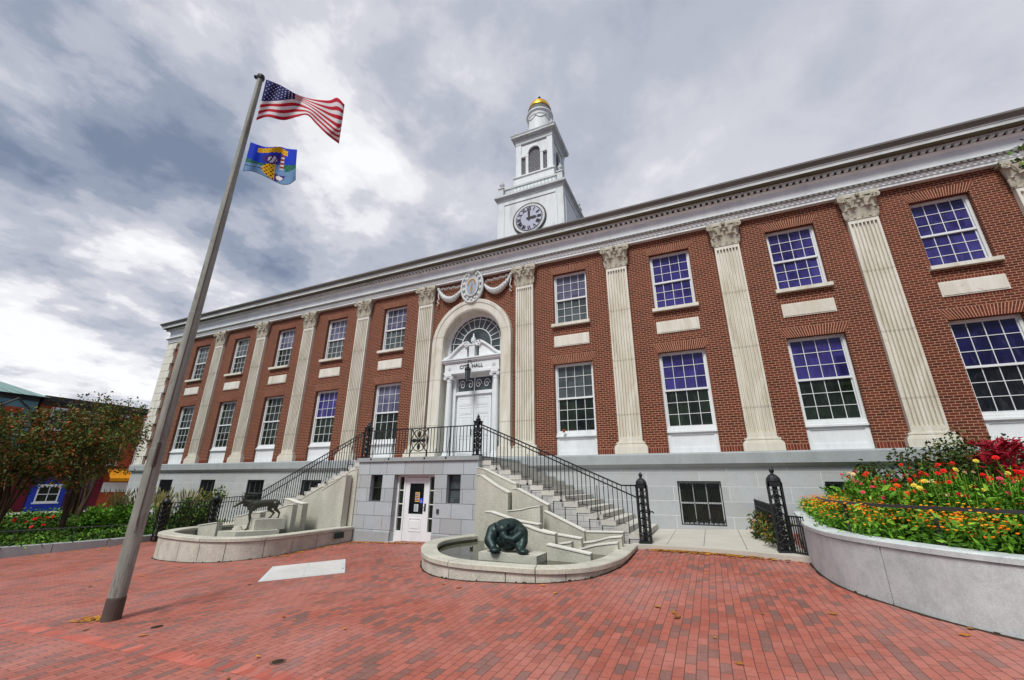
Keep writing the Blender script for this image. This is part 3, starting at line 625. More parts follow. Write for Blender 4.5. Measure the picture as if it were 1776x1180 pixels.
# door-case
dc = MB(); dc.box(-1.5, 1.5, .12, .62, 6.76, 6.86); dc.box(-1.47, 1.47, .15, .62, 6.86, 7.24)
for o, z0, z1 in ((1.50, 7.24, 7.29), (1.55, 7.29, 7.35), (1.60, 7.35, 7.43), (1.64, 7.43, 7.49)): dc.box(-o, o, .62-.44-(o-1.5)*1.2, .62, z0, z1)
for s_ in (-1, 1): dc.box(*sorted((s_*.98, s_*1.5)), .46, .62, ZB, 6.76)
dc.box(-.98, .98, .50, .62, 6.62, 6.76); dc.box(-.98, .98, .46, .62, 5.78, 5.92); 
for x in (-1.2, 1.2):                  # rosettes
    for a in range(8): dc.ball((x+.07*cos(a*PI/4), .14, 7.05+.07*sin(a*PI/4)), (.035, .02, .035), 6, 4)
    dc.ball((x, .13, 7.05), .035, 6, 4)
dcase = dc.obj('door_case', M['white'], hall)
q = MB(); q.box(-.9, .9, .56, .57, 5.92, 6.62); q.obj('transom', M['g_grey'], dcase)
q = MB()
for s_ in (-1, 1):
    for cx in (.22, .66):
        pts = [(s_*(cx+.17*(1-i/26)*cos(i*.42)), .54, 6.27+.24*(1-i/26)*sin(i*.42)) for i in range(24)]; q.tube(pts, .02, 5)
q.box(-.9, .9, .53, .56, 5.92, 5.95); q.box(-.9, .9, .53, .56, 6.59, 6.62); q.box(-.02, .02, .53, .56, 5.95, 6.59)
q.obj('scrollwork', M['white'], dcase)
q = MB()                               # swan-neck pediment
for s_ in (-1, 1):
    top = []; bot = []
    for i in range(17):
        k = i/16; x = 1.6-1.27*k; z = 7.50+.72*(3*k*k-2*k**3)+.03; top.append((s_*x, z+.10)); bot.append((s_*x, z-.02))
    q.xz(top+bot[::-1], .16, .46)
    q.xz([(s_*1.6, 7.49)] + [(s_*b[0]*s_ if False else b[0], b[1]) for b in bot] + [(s_*.33, 7.49)], .26, .5)
    pts = [(s_*(.31-.13*(1-i/22)*cos(i*.4-1.2)), .16, 8.20+.13*(1-i/22)*sin(i*.4-1.2)) for i in range(20)]; q.tube(pts, .035, 6)
    q.prism([(s_*.31+.14*cos(i*PI/8), 0, 8.20+.14*sin(i*PI/8)) for i in range(16)], (0, .16, 0), (0, .46, 0))
q.box(-.15, .15, .14, .5, 7.49, 8.10); q.box(-.19, .19, .11, .5, 8.10, 8.15)
q.lathe([(.09, 0), (.05, .04), (.05, .07), (.12, .16), (.13, .28), (.10, .33), (.12, .35), (.06, .39), (.035, .46), (.05, .49), (.02, .56), (0.004, .6)], 0, .28, 8.15, 12)
q.obj('pediment', M['white'], dcase)
q = MB(); text_mb(q, 'CITY  HALL', .25, 0, .135, 7.05, .012, bold=.0); q.obj('lettering', M['lettering'], dcase)
def column():
    q = MB(); q.box(-.2, .2, -.2, .2, ZB, ZB+.10)
    q.lathe([(.19, .10), (.195, .15), (.165, .18), (.175, .22), (.15, .25), (.148, 1.4), (.125, 3.50), (.14, 3.52), (.14, 3.56), (.125, 3.58), (.15, 3.66)], 0, 0, ZB, 24)
    q.box(-.19, .19, -.19, .19, 6.66, 6.755)
    for s_ in (-1, 1):
        q.prism([(s_*.17+.085*cos(i*PI/8), 0, 6.59+.085*sin(i*PI/8)) for i in range(16)], (0, -.17, 0), (0, .17, 0))
        q.tube([(s_*.17+.07*(1-i/16)*cos(i*.5), -.175, 6.59+.07*(1-i/16)*sin(i*.5)) for i in range(15)], .014, 5)
    q.box(-.17, .17, -.165, .165, 6.60, 6.66)
    return q.obj('column', M['white'], dcase)
c1 = column(); c1.location = (-1.25, .30, 0); c2 = dup(c1, dcase); c2.location = (1.25, .30, 0)
for s_ in (-1, 1):
    q = MB(); x0, x1 = sorted((s_*.012, s_*.90)); q.box(x0, x1, .54, .60, ZB+.02, 5.78)
    for z0, z1, sp_ in ((3.05, 3.75, 1), (3.85, 4.75, 2), (4.85, 5.18, 1), (5.26, 5.62, 1)):
        for i in range(sp_):
            w_ = (.89-.2-(sp_-1)*.1)/sp_; a = .10+i*(w_+.1); xa, xb = sorted((s_*a, s_*(a+w_)))
            for e in ((xa, xb, z0, z0+.025), (xa, xb, z1-.025, z1), (xa, xa+.025, z0+.025, z1-.025), (xb-.025, xb, z0+.025, z1-.025)): q.box(e[0], e[1], .528, .54, e[2], e[3])
            q.box(xa+.06, xb-.06, .53, .54, z0+.06, z1-.06)
    d = q.obj('door', M['white'], dcase)
    h = MB(); h.tube([(s_*.07, .52, 3.9), (s_*.07, .47, 3.9), (s_*.07, .47, 4.15), (s_*.07, .52, 4.15)], .015, 6); h.obj('handle', M['black'], dcase)
# lantern
q = MB(); q.tube([(0, .15, 7.2), (0, .0, 7.32), (0, -.12, 7.27), (0, -.15, 7.12)], .018, 6)
for a, b in ((6.15, 7.0),):
    for i in range(6):
        t0 = i*PI/3; q.tube([(.09*cos(t0), -.15+.09*sin(t0), 6.24), (.145*cos(t0), -.15+.145*sin(t0), 6.80)], .012, 4)
q.lathe([(.02, .0), (.04, .03), (.02, .06), (.10, .10), (.095, .13)], 0, -.15, 6.10, 6); q.lathe([(.17, 0), (.16, .03), (.10, .10), (.06, .2), (.07, .24), (.02, .3), (.015, .36)], 0, -.15, 6.80, 6)
lan = q.obj('entrance_lantern', M['iron'], hall)
q = MB(); q.lathe([(.08, 0), (.13, .55)], 0, -.15, 6.24, 6); q.obj('glass', M['g_grey'], lan)
# cartouche + garlands
q = MB(); cz, rx, rz_ = 11.13, .60, .86
def ell(mb, rx, rz, y0, y1, n=32, cx=0, cz=cz): mb.prism([(cx+rx*cos(2*PI*i/n), 0, cz+rz*sin(2*PI*i/n)) for i in range(n)], (0, y0, 0), (0, y1, 0))
ell(q, rx-.05, rz_-.05, -.06, WY); ell(q, .34, .52, -.12, -.05)
for i in range(40):
    a = 2*PI*i/40; b = 2*PI*(i+1)/40
    q.tube([(rx*cos(a), -.08, cz+rz_*sin(a)), (rx*cos(b), -.08, cz+rz_*sin(b))], .06, 6, False)
    q.tube([(.36*cos(a), -.12, cz+.54*sin(a)), (.36*cos(b), -.12, cz+.54*sin(b))], .03, 5, False)
for i in range(14):
    a = 2*PI*i/14+.2; q.ball((.48*cos(a), -.10, cz+.71*sin(a)), (.07, .05, .085), 8, 5)
q.ball((0, -.12, cz+.83), (.2, .12, .13), 10, 6)
car = q.obj('cartouche', M['aged'], hall)
q = MB(); ell(q, .28, .44, -.135, -.12); q.obj('shield_field', simple('pale_blue_field', (158, 176, 192), .6, .3), car)
q = MB(); 
for i in range(9):
    a = PI*i/8; q.ball((.2*cos(a), -.14, cz+.10+.26*sin(a)), (.05, .02, .045), 8, 5)
q.prism([(-.07, 0, cz-.10), (.07, 0, cz-.10), (.05, 0, cz-.30), (0, 0, cz-.38), (-.05, 0, cz-.30)], (0, -.15, 0), (0, -.13, 0)); q.tube([(0, -.14, cz-.1), (.03, -.14, cz+.12), (-.03, -.14, cz+.25)], .03, 5)
q.obj('gilded_emblem', simple('ochre_gilding', (196, 140, 40), .5, .4), car)
for s_ in (-1, 1):
    q = MB(); kx = 2.08; pts = []; rs = []
    for i in range(25):
        k = i/24; x = kx-(kx-.62)*k; z = 11.38-.20*k - .78*(4*k*(1-k))*.75; pts.append((s_*x, .03, z)); rs.append((.055+.105*sin(PI*k))*(1.12 if i % 2 else .9))
    q.tube(pts, rs, 8)
    q.tube([(s_*kx, .05, 11.38), (s_*(kx+.0), .04, 11.1), (s_*(kx-.06), .04, 10.85), (s_*(kx+.05), .04, 10.72), (s_*(kx-.07), .04, 10.62), (s_*(kx+.05), .04, 10.5)], .032, 5)
    q.ball((s_*kx, .03, 11.40), .09, 8, 6)
    for i in range(12):
        k = i/11; x = kx-.15-(kx-.85)*k; z = 11.40-.06*k+.03*sin(i*2.1)
        q.tube([(s_*(x+.04), .08, z-.04), (s_*(x+.02), .05, z+.04), (s_*(x-.03), .05, z+.03), (s_*(x-.05), .08, z-.05)], .02, 5)
    q.obj('garland', M['aged'], hall)
# ---------------- clock tower
TC = 10.35
q = MB(); h = 2.62
q.box(-h, h, TC-h, TC+h, 13.2, 22.35); tower = q.obj('clock_tower', M['tower'], hall)
q = MB()
for y0, s_ in ((TC-h, -1),):
    for e in ((-2.15, 2.15, 21.92, 22.02), (-2.15, -2.05, 15, 21.92), (2.05, 2.15, 15, 21.92)): q.box(e[0], e[1], y0-.05, y0, e[2], e[3])
for e in ((-2.15, 2.15, 21.92, 22.02), (-2.15, -2.05, 15, 21.92), (2.05, 2.15, 15, 21.92)): q.box(h, h+.05, TC+e[0], TC+e[1], e[2], e[3])
q.obj('tower_mouldings', M['tower'], tower)
def sqring(mb, prof, cx=0, cy=TC):
    vs = []
    for r, z in prof: vs += [(cx-r, cy-r, z), (cx+r, cy-r, z), (cx+r, cy+r, z), (cx-r, cy+r, z)]
    n = len(prof); mb.add(vs, [(j*4+i, j*4+(i+1) % 4, (j+1)*4+(i+1) % 4, (j+1)*4+i) for j in range(n-1) for i in range(4)] + [tuple((n-1)*4+i for i in range(4))])
q = MB(); sqring(q, [(h, 22.25), (h+.05, 22.35), (h+.07, 22.45), (h+.2, 22.55), (h+.25, 22.60), (h+.25, 22.75), (h+.1, 22.8)]); q.obj('tower_cornice', M['aged'], tower)
q = MB()
for s_ in (-1, 1):
    for t_ in (-1, 1):
        q.box(s_*2.4-.2, s_*2.4+.2, TC+t_*2.4-.2, TC+t_*2.4+.2, 22.78, 23.62); q.box(s_*2.4-.25, s_*2.4+.25, TC+t_*2.4-.25, TC+t_*2.4+.25, 23.62, 23.72)
for a in (-1, 1):
    q.box(-2.2, 2.2, TC+a*2.4-.1, TC+a*2.4+.1, 23.5, 23.64); q.box(-2.2, 2.2, TC+a*2.4-.12, TC+a*2.4+.12, 22.78, 22.92); q.box(a*2.4-.1, a*2.4+.1, TC-2.2, TC+2.2, 23.5, 23.64); q.box(a*2.4-.12, a*2.4+.12, TC-2.2, TC+2.2, 22.78, 22.92)
    for i in range(15):
        p_ = -2.0+i*4.0/14
        for (x, y) in ((p_, TC+a*2.4), (a*2.4, TC+p_)): q.lathe([(.06, 0), (.04, .05), (.085, .2), (.06, .36), (.04, .5), (.06, .58)], x, y, 22.92, 8)
q.obj('balustrade', M['aged'], tower)
def urn(x, y, z, k=1):
    q = MB(); q.lathe([(r*k, h_*k) for r, h_ in ((.14, 0), (.06, .08), (.07, .16), (.19, .32), (.2, .45), (.12, .52), (.15, .55), (.08, .62), (.03, .72), (.05, .77), (.005, .85))], x, y, z, 12); return q.obj('urn', M['aged'], tower, smooth=True)
for s_ in (-1, 1):
    for t_ in (-1, 1): urn(s_*2.4, TC+t_*2.4, 23.72); urn(s_*1.55, TC+t_*1.55, 29.3, .9)
q = MB(); cz = 20.17; y0 = TC-h; q.prism([(1.32*cos(2*PI*i/48), 0, cz+1.32*sin(2*PI*i/48)) for i in range(48)], (0, y0-.10, 0), (0, y0+.02, 0)); rim = q.obj('clock_rim', M['black'], tower)
q = MB(); q.prism([(1.22*cos(2*PI*i/48), 0, cz+1.22*sin(2*PI*i/48)) for i in range(48)], (0, y0-.115, 0), (0, y0-.09, 0)); q.obj('clock_surround', M['aged'], tower)
q = MB()
for i in range(48):
    a = 2*PI*i/48; b = 2*PI*(i+1)/48
    q.tube([(1.02*cos(a), y0-.12, cz+1.02*sin(a)), (1.02*cos(b), y0-.12, cz+1.02*sin(b))], .03, 4, False)
ROM = ['XII', 'I', 'II', 'III', 'IIII', 'V', 'VI', 'VII', 'VIII', 'IX', 'X', 'XI']
for i, r in enumerate(ROM):
    t_ = MB(); text_mb(t_, r, .40, 0, 0, 0, .01, bold=.014); a = -2*PI*i/12
    q.add([(((x*.72)*cos(a)-(z+.78)*sin(a)), y0-.14+y, cz+(x*.72)*sin(a)+(z+.78)*cos(a)) for x, y, z in t_.v], t_.f)
for ang, L, w_ in ((0, .80, .09), (-PI/2, .62, .11)):
    q.add([(x*cos(ang)-z*sin(ang), y0-.165, cz+x*sin(ang)+z*cos(ang)) for x, z in ((-w_*.6, -.2), (w_*.6, -.2), (w_, L*.7), (0, L), (-w_, L*.7))] + [(x*cos(ang)-z*sin(ang), y0-.15, cz+x*sin(ang)+z*cos(ang)) for x, z in ((-w_*.6, -.2), (w_*.6, -.2), (w_, L*.7), (0, L), (-w_, L*.7))], [(0, 1, 2, 3, 4), (9, 8, 7, 6, 5), (0, 5, 6, 1), (1, 6, 7, 2), (2, 7, 8, 3), (3, 8, 9, 4), (4, 9, 5, 0)])
q.prism([(.09*cos(i*PI/6), 0, cz+.09*sin(i*PI/6)) for i in range(12)], (0, y0-.17, 0), (0, y0-.14, 0))
q.obj('clock_numerals', M['black'], tower)
q = MB(); q.prism([(1.0*cos(2*PI*i/40), 0, cz+1.0*sin(2*PI*i/40)) for i in range(40)], (0, y0-.125, 0), (0, y0-.11, 0)); q.obj('clock_face', M['clockface'], tower)
# belfry: panelled walls with openings
q = MB(); hb = 1.58
q.box(-hb-.12, hb+.12, TC-hb-.12, TC+hb+.12, 22.8, 25.0); sqring(q, [(hb+.12, 24.9), (hb+.2, 25.0), (hb+.2, 25.12), (hb, 25.15)])
for s_ in (-1, 1):
    for t_ in (-1, 1): q.box(*sorted((s_*hb, s_*1.12)), *sorted((TC+t_*hb, TC+t_*1.12)), 25.12, 28.4)
for rot in range(4):
    def addr(mbx): 
        c_, s__ = cos(rot*PI/2), sin(rot*PI/2); q.add([(x*c_-y*s__, TC+x*s__+y*c_, z) for x, y, z in mbx.v], mbx.f)
    t_ = MB(); t_.box(-1.12, 1.12, -hb+.08, -hb+.3, 27.98, 28.4)
    for s_ in (-1, 1): t_.box(*sorted((s_*.52, s_*.74)), -hb+.06, -hb+.34, 25.12, 27.15); t_.box(*sorted((s_*.50, s_*1.12)), -hb+.04, -hb+.34, 27.1, 27.35); t_.box(*sorted((s_*.62, s_*1.12)), -hb+.08, -hb+.3, 27.35, 27.98)
    nn = 10
    for i in range(nn):
        for s_ in (-1, 1):
            a0_, a1_ = PI/2*i/nn, PI/2*(i+1)/nn; r_ = .52
            pts = [(s_*r_*cos(a0_), 27.35+r_*sin(a0_)*1.1), (s_*r_*cos(a1_), 27.35+r_*sin(a1_)*1.1), (s_*r_*cos(a1_)+s_*.0, 27.98), (s_*r_*cos(a0_), 27.98)] 
            t_.xz(pts, -hb+.07, -hb+.3)
        a0_, a1_ = PI*i/nn, PI*(i+1)/nn
        t_.xz([(.5*cos(a0_), 27.35+.55*sin(a0_)), (.5*cos(a1_), 27.35+.55*sin(a1_)), (.62*cos(a1_), 27.35+.66*sin(a1_)), (.62*cos(a0_), 27.35+.66*sin(a0_))], -hb+.02, -hb+.1)
    for s_ in (-1, 1): t_.box(*sorted((s_*.52, s_*.62)), -hb+.07, -hb+.3, 27.35, 27.98)
    addr(t_)
q.obj('belfry', M['tower'], tower)
for (c_, s__) in ((1, 0), (0, 1), (-1, 0), (0, -1)):
    q = MB(); q.add([(x*c_-y*s__, TC+x*s__+y*c_, z) for x, y, z in [(-1.14, -hb+.30, 25.1), (1.14, -hb+.30, 25.1), (1.14, -hb+.30, 28.2), (-1.14, -hb+.30, 28.2)]], [(0, 1, 2, 3)])
    for i in range(22):
        z = 25.2+i*.125
        for xa, xb in ((-.5, .5), (-1.12, -.74), (.74, 1.12)):
            if max(abs(xa), abs(xb)) > .6 and z > 27.0: continue
            vs = [(xa, -hb+.19, z), (xb, -hb+.19, z), (xb, -hb+.23, z+.085), (xa, -hb+.23, z+.085), (xa, -hb+.302, z), (xb, -hb+.302, z)]
            q.add([(x*c_-y*s__, TC+x*s__+y*c_, zz_) for x, y, zz_ in vs], [(0, 1, 2, 3), (0, 4, 5, 1)])
    q.obj('louver_panel', M['louver'], tower)
q = MB(); q.box(-hb+.36, hb-.36, TC-hb+.36, TC+hb-.36, 25.1, 28.3); q.obj('belfry_core', M['roof'], tower)
q = MB(); sqring(q, [(hb-.05, 28.3), (hb+.03, 28.4), (hb+.03, 28.62), (hb+.08, 28.7), (hb+.08, 28.82), (hb+.25, 28.95), (hb+.33, 29.0), (hb+.33, 29.12), (hb+.38, 29.25), (hb+.1, 29.32)]); q.obj('belfry_cornice', M['aged'], tower)
q = MB(); q.lathe([(1.12, 0), (1.12, .25), (1.02, .3), (1.0, 2.55), (1.05, 2.6), (1.07, 2.85), (1.16, 2.95), (1.19, 2.98), (1.19, 3.10), (1.02, 3.14)], 0, TC, 29.28, 32)
q.obj('cupola_drum', M['tower'], tower)
q = MB()
for i in range(8):
    a = i*PI/4+PI/8
    q.tube([(1.02*cos(a+k*.12-.36), TC+1.02*sin(a+k*.12-.36), 31.75-.28*(1-((k-3)/3)**2)) for k in range(7)], .04, 5); q.ball((1.03*cos(a-.39), TC+1.03*sin(a-.39), 31.75), .08, 6, 4)
q.obj('drum_swags', M['aged'], tower)
q = MB(); q.lathe([(1.08, 0), (1.08, .16), (1.02, .2), (1.02, .5), (1.05, .55)], 0, TC, 32.42, 28); q.obj('dome_base', M['gutter'], tower)
q = MB(); q.lathe([(1.0, 0), (.99, .22), (.92, .52), (.78, .80), (.56, 1.02), (.32, 1.16), (.13, 1.22), (.10, 1.26)], 0, TC, 32.97, 28); q.obj('dome', M['gold'], tower, smooth=True)
q = MB(); q.lathe([(.1, 0), (.06, .08), (.14, .2), (.14, .30), (.05, .38), (.12, .48), (.12, .56), (.02, .7)], 0, TC, 34.2, 10); q.obj('dome_finial', M['black'], tower)

# ================================================================== LANDING
LX, LY, LZ = 2.61, -3.57, 2.70
land = thing('entrance_landing', (0, 0, 0), 'grey granite entrance landing with a white street-level door and two slit windows', 'landing')
mb = MB()
wall_cells(mb, -LX, LX, -.5, 2.56, [(-1.95, -1.40, 1.17, 2.09), (1.40, 1.95, 1.17, 2.09), (-.86, .90, -.5, 2.09)], LY, .3)
for s_ in (-1, 1): mb.add([(s_*LX, LY, -.5), (s_*LX, 0, -.5), (s_*LX, 0, 2.56), (s_*LX, LY, 2.56)], [(0, 1, 2, 3)])
mb.obj('wall', M['ashlar2'], land)
mb = MB()
xs_ = [-LX, -1.55, .7, LX]
for i in range(3): q = MB(); q.box(xs_[i]+.005, xs_[i+1]-.005, LY-.006, LY+.05, 2.10, 2.555); q.obj('lintel_stone', M['ashlar2'], land)
for s_ in (-1, 1):
    a, b = sorted((s_*(LX+.001), s_*.90 if s_ > 0 else s_*.86)); mb = MB(); mb.box(a, b, LY-.02, LY+.02, -.5, .17); mb.obj('plinth_stone', M['stone'], land)
mb = MB()
for i in range(4): mb.box(-LX-.06+i*1.335, -LX-.06+(i+1)*1.335-.008, LY-.07, .0, 2.56, LZ)
mb.obj('slab', M['stone'], land)
for s_ in (-1, 1):
    q = MB(); c = s_*1.675
    for a, b, d, e in ((-.275, -.235, 1.17, 2.09), (.235, .275, 1.17, 2.09), (-.235, .235, 1.17, 1.21), (-.235, .235, 2.05, 2.09), (-.235, .235, 1.62, 1.65)): q.box(c+a, c+b, LY+.16, LY+.22, d, e)
    o = q.obj('slit_window', M['steel'], land); q = MB(); q.box(c-.27, c+.27, LY+.2, LY+.21, 1.18, 2.08); q.obj('pane', M['g_dark' if s_ < 0 else 'g_grey'], o)
    q = MB(); q.box(c-.275, c+.275, LY+.001, LY+.15, 1.15, 1.169); q.obj('sill', M['stone'], o)
zd = -.12; yD = LY+.27
q = MB()
for a, b, d, e in ((-.86, -.78, zd, 2.09), (.82, .90, zd, 2.09), (-.78, .82, 2.02, 2.09), (-.56, -.50, zd, 2.02), (.50, .56, zd, 2.02), (-.78, -.56, zd, .22), (.56, .82, zd, .22)): q.box(a, b, yD-.05, yD+.08, d, e)
for xa, xb in ((-.78, -.56), (.56, .82)):
    for z in (.65, 1.10, 1.56): q.box(xa, xb, yD, yD+.05, z-.015, z+.015)
fr = q.obj('door_frame', M['white'], land)
for xa, xb in ((-.78, -.56), (.56, .82)): q = MB(); q.box(xa, xb, yD+.03, yD+.04, .22, 2.02); q.obj('sidelight', M['g_dark'], fr)
q = MB()
for a, b, d, e in ((-.50, -.31, zd+.02, 2.0), (.31, .50, zd+.02, 2.0), (-.31, .31, 1.80, 2.0), (-.31, .31, zd+.02, .78)): q.box(a, b, yD-.02, yD+.03, d, e)
for a, b, d, e in ((-.27, .27, .22, .25), (-.27, .27, .62, .65), (-.27, -.24, .25, .62), (.24, .27, .25, .62), (-.19, .19, .31, .56)): q.box(a, b, yD-.032, yD-.02, d, e)
dr = q.obj('door', M['white'], land)
q = MB(); q.box(-.31, .31, yD+.0, yD+.01, .78, 1.80); q.obj('door_glass', M['g_black'], dr)
q = MB(); q.tube([(.40, yD-.03, 1.0), (.40, yD-.09, 1.0), (.28, yD-.09, 1.0)], .014, 6); q.box(.37, .43, yD-.035, yD-.02, .88, 1.13); q.obj('handle', M['black'], dr)
q = MB(); q.box(-.08, .10, yD-.012, yD-.002, .86, 1.10); 
q.obj('notice', M['paper'], dr)
q = MB(); q.box(-.06, .13, yD-.012, yD-.002, 1.18, 1.50); q.obj('notice', M['paper2'], dr)
q = MB(); q.mat(M['sign_blue']).box(.16, .28, yD-.012, yD-.002, 1.14, 1.30); q.mat(M['white']); q.tube([(.20, yD-.014, 1.27), (.205, yD-.014, 1.21), (.24, yD-.014, 1.21), (.255, yD-.014, 1.17)], .007, 4); q.tube([(.195+.035*cos(a), yD-.014, 1.19+.03*sin(a)) for a in [PI*.6+i*.5 for i in range(9)]], .005, 4); q.obj('accessibility_sticker', None, dr)
q = MB()
for i in range(9): q.mat(M['lettering']); q.box(-.06, .07-.03*(i % 3 == 1), yD-.0135, yD-.0121, .885+i*.023, .892+i*.023)
for i in range(5): q.mat(M['f_blue' if i % 2 else 'f_rust']); q.box(-.045, .11-.03*(i % 2), yD-.0135, yD-.0121, 1.21+i*.055, 1.24+i*.055)
q.obj('notice_print', None, dr)
q = MB(); q.box(1.06, 1.15, LY-.03, LY, .84, .98); q.obj('door_button', M['steel'], land)
q = MB(); q.box(-.95, .98, LY-.10, yD+.08, -.30, zd); q.obj('threshold', M['pad'], land)
# ---------------- stairs
def stairs(sgn, label):
    t_ = thing('stone_stairs', (0, 0, 0), label, 'stairs'); n_ = 14 if sgn > 0 else 17; run, rise = .366, .155; y0, y1 = -3.40, -.0
    mb = MB()
    for i in range(1, n_+1):
        z = LZ-i*rise; xa = LX+(i-1)*run; xb = LX+i*run
        mb.box(*sorted((sgn*(xa-.03), sgn*(xb+.02))), y0, y1, z-.145, z)
    mb.obj('treads', M['stone2'], t_)
    mb = MB()
    for i in range(1, n_+1):
        z = LZ-i*rise; xa = LX+(i-1)*run; xb = LX+i*run
        mb.box(*sorted((sgn*xa, sgn*(xb-.03))), y0+.02, y1-.01, -.7, z-.146)
    mb.obj('side_wall', M['side'], t_)
    return t_
stairs(1, 'right flight of grey stone steps descending from the landing to the gate')
stairs(-1, 'left flight of grey stone steps descending from the landing behind the elk statue')
# ---------------- railings
def newel(x, y, z, h, w, parent, fin=True, name='newel_post'):
    q = MB(); a = w/2
    for sx in (-1, 1):
        for sy in (-1, 1): q.box(*sorted((x+sx*a, x+sx*(a-.035))), *sorted((y+sy*a, y+sy*(a-.035))), z, z+h)
    q.box(x-a-.02, x+a+.02, y-a-.02, y+a+.02, z, z+.05); q.box(x-a, x+a, y-a, y+a, z+.17, z+.20); q.box(x-a, x+a, y-a, y+a, z+h-.10, z+h)
    q.box(x-a*.35, x+a*.35, y-a*.35, y+a*.35, z+.05, z+h)
    for k in range(4):
        c_, s__ = cos(k*PI/2), sin(k*PI/2)
        zc = z+.30
        while zc < z+h-.18:
            for pts in ([(-.8, -.1), (-.2, -.03), (.1, .05), (-.5, .08)], [(.8, -.1), (.2, -.03), (-.1, .05), (.5, .08)]):
                q.tube([((px*a)*c_-(-a*.95)*s__+x, (px*a)*s__+(-a*.95)*c_+y, zc+pz) for px, pz in pts], .014, 4)
            q.ball((x-(-a*.9)*s__, y+(-a*.9)*c_, zc), .03, 6, 4); zc += .19
    if fin:
        q.lathe([(a*1.0, 0), (a*1.05, .03), (a*.95, .09), (a*.62, .15), (a*.3, .18), (a*.2, .2), (a*.36, .24), (a*.36, .28), (a*.1, .34)], x, y, z+h, 12)
    else: q.box(x-a-.015, x+a+.015, y-a-.015, y+a+.015, z+h, z+h+.04); q.lathe([(a*.7, 0), (a*.8, .06), (a*.4, .12), (a*.5, .16), (.005, .24)], x, y, z+h+.04, 10)
    return q.obj(name, M['iron'], parent)
def bars(mb, p0, p1, zb0, zb1, zt0, zt1, sp=.13, r=.0095):
    p0 = Vector(p0); p1 = Vector(p1); n_ = int((p1-p0).length/sp)
    for i in range(n_+1):
        k = i/n_; p = p0.lerp(p1, k); b = zb0+(zb1-zb0)*k; t_ = zt0+(zt1-zt0)*k; mb.box(p.x-r, p.x+r, p.y-r, p.y+r, b, t_)
RY = -3.42
lr = thing('landing_railing', (0, 0, 0), 'black iron balcony railing with a rosette panel along the landing edge', 'railing')
q = MB(); q.box(-2.38, 2.38, RY-.02, RY+.02, LZ+1.02, LZ+1.055); q.box(-2.38, 2.38, RY-.012, RY+.012, LZ+.14, LZ+.165)
bars(q, (-2.3, RY), (-.38, RY), LZ+.14, LZ+.14, LZ+1.03, LZ+1.03); bars(q, (.38, RY), (2.3, RY), LZ+.14, LZ+.14, LZ+1.03, LZ+1.03)
for x in (-2.0, -1.15, .45, 1.35): q.tube([(x, RY-.02, LZ+.75), (x, RY-.1, LZ+.35), (x, RY-.18, LZ-.03)], .012, 5); q.ball((x, RY-.20, LZ-.05), .045, 8, 6)
for x in (-1.15, -.38, .38, 1.35): q.box(x-.015, x+.015, RY-.015, RY+.015, LZ, LZ+1.03)
q.obj('rails', M['iron'], lr)
q = MB(); cz = LZ+.60
for r_ in (.34,): q.tube([(r_*cos(2*PI*i/28), RY, cz+(r_+.05)*sin(2*PI*i/28)) for i in range(29)], .016, 5)
for sx in (-1, 1):
    for sz in (-1, 1): q.tube([(0, RY, cz), (sx*.16, RY-.01, cz+sz*.17), (sx*.36, RY, cz+sz*.42)], .022, 5)
for a in range(4): q.ball((.2*cos(a*PI/2), RY-.01, cz+.22*sin(a*PI/2)), (.075 if a % 2 else .12, .03, .13 if a % 2 else .075), 8, 6)
q.ball((0, RY-.02, cz), .08, 8, 6); q.obj('rosette_panel', M['iron'], lr)
newel(2.47, RY, LZ, 1.14, .22, lr, False); newel(-2.47, RY, LZ, 1.14, .22, lr, False)
def stair_rail(sgn, label, xe):
    t_ = thing('stair_railing', (0, 0, 0), label, 'railing'); q = MB(); sl = .155/.366; z0 = LZ+1.05; x0 = 2.6
    ztop = lambda x: max(z0-sl*(x-x0), 1.78 if sgn > 0 else 1.28)
    ze = ztop(xe); xk = x0+(z0-ze)/sl
    q.tube([(sgn*x0, RY, z0), (sgn*xk, RY, ze), (sgn*xe, RY, ze)], .022, 6)
    q.tube([(sgn*x0, RY, z0-.10), (sgn*xe, RY, z0-(z0-ze)*1.0-.33)], .020, 6)
    n_ = int((xe-x0-.05)/.13)
    for i in range(n_):
        x = x0+.1+i*.13; st_ = int((x-LX)/.366); zb_ = LZ-(st_+1)*.155; q.box(*sorted((sgn*x-.0095, sgn*x+.0095)), RY-.0095, RY+.0095, zb_+(.09 if (i % 3) else .0), ztop(x))
    for st_ in range(0, int((xe-LX)/.366)):
        xa = LX+st_*.366+.05; zb_ = LZ-(st_+1)*.155+.08; q.box(*sorted((sgn*xa, sgn*(xa+.28))), RY-.008, RY+.008, zb_, zb_+.016)
    for k in (2, 5, 8, 11):
        x = LX+k*.366-.1; zb_ = LZ-k*.155; q.tube([(sgn*x, RY-.01, ztop(x)-.3), (sgn*x, RY-.08, zb_), (sgn*x, RY-.06, zb_-.1)], .012, 5); q.ball((sgn*x, RY-.07, zb_-.12), .04, 6, 5)
    q.obj('rails', M['iron'], t_); return t_
stair_rail(1, 'black iron handrail with thin balusters up the right-hand steps', 7.68)
stair_rail(-1, 'black iron handrail with thin balusters up the left-hand steps', 8.35)
gp = []
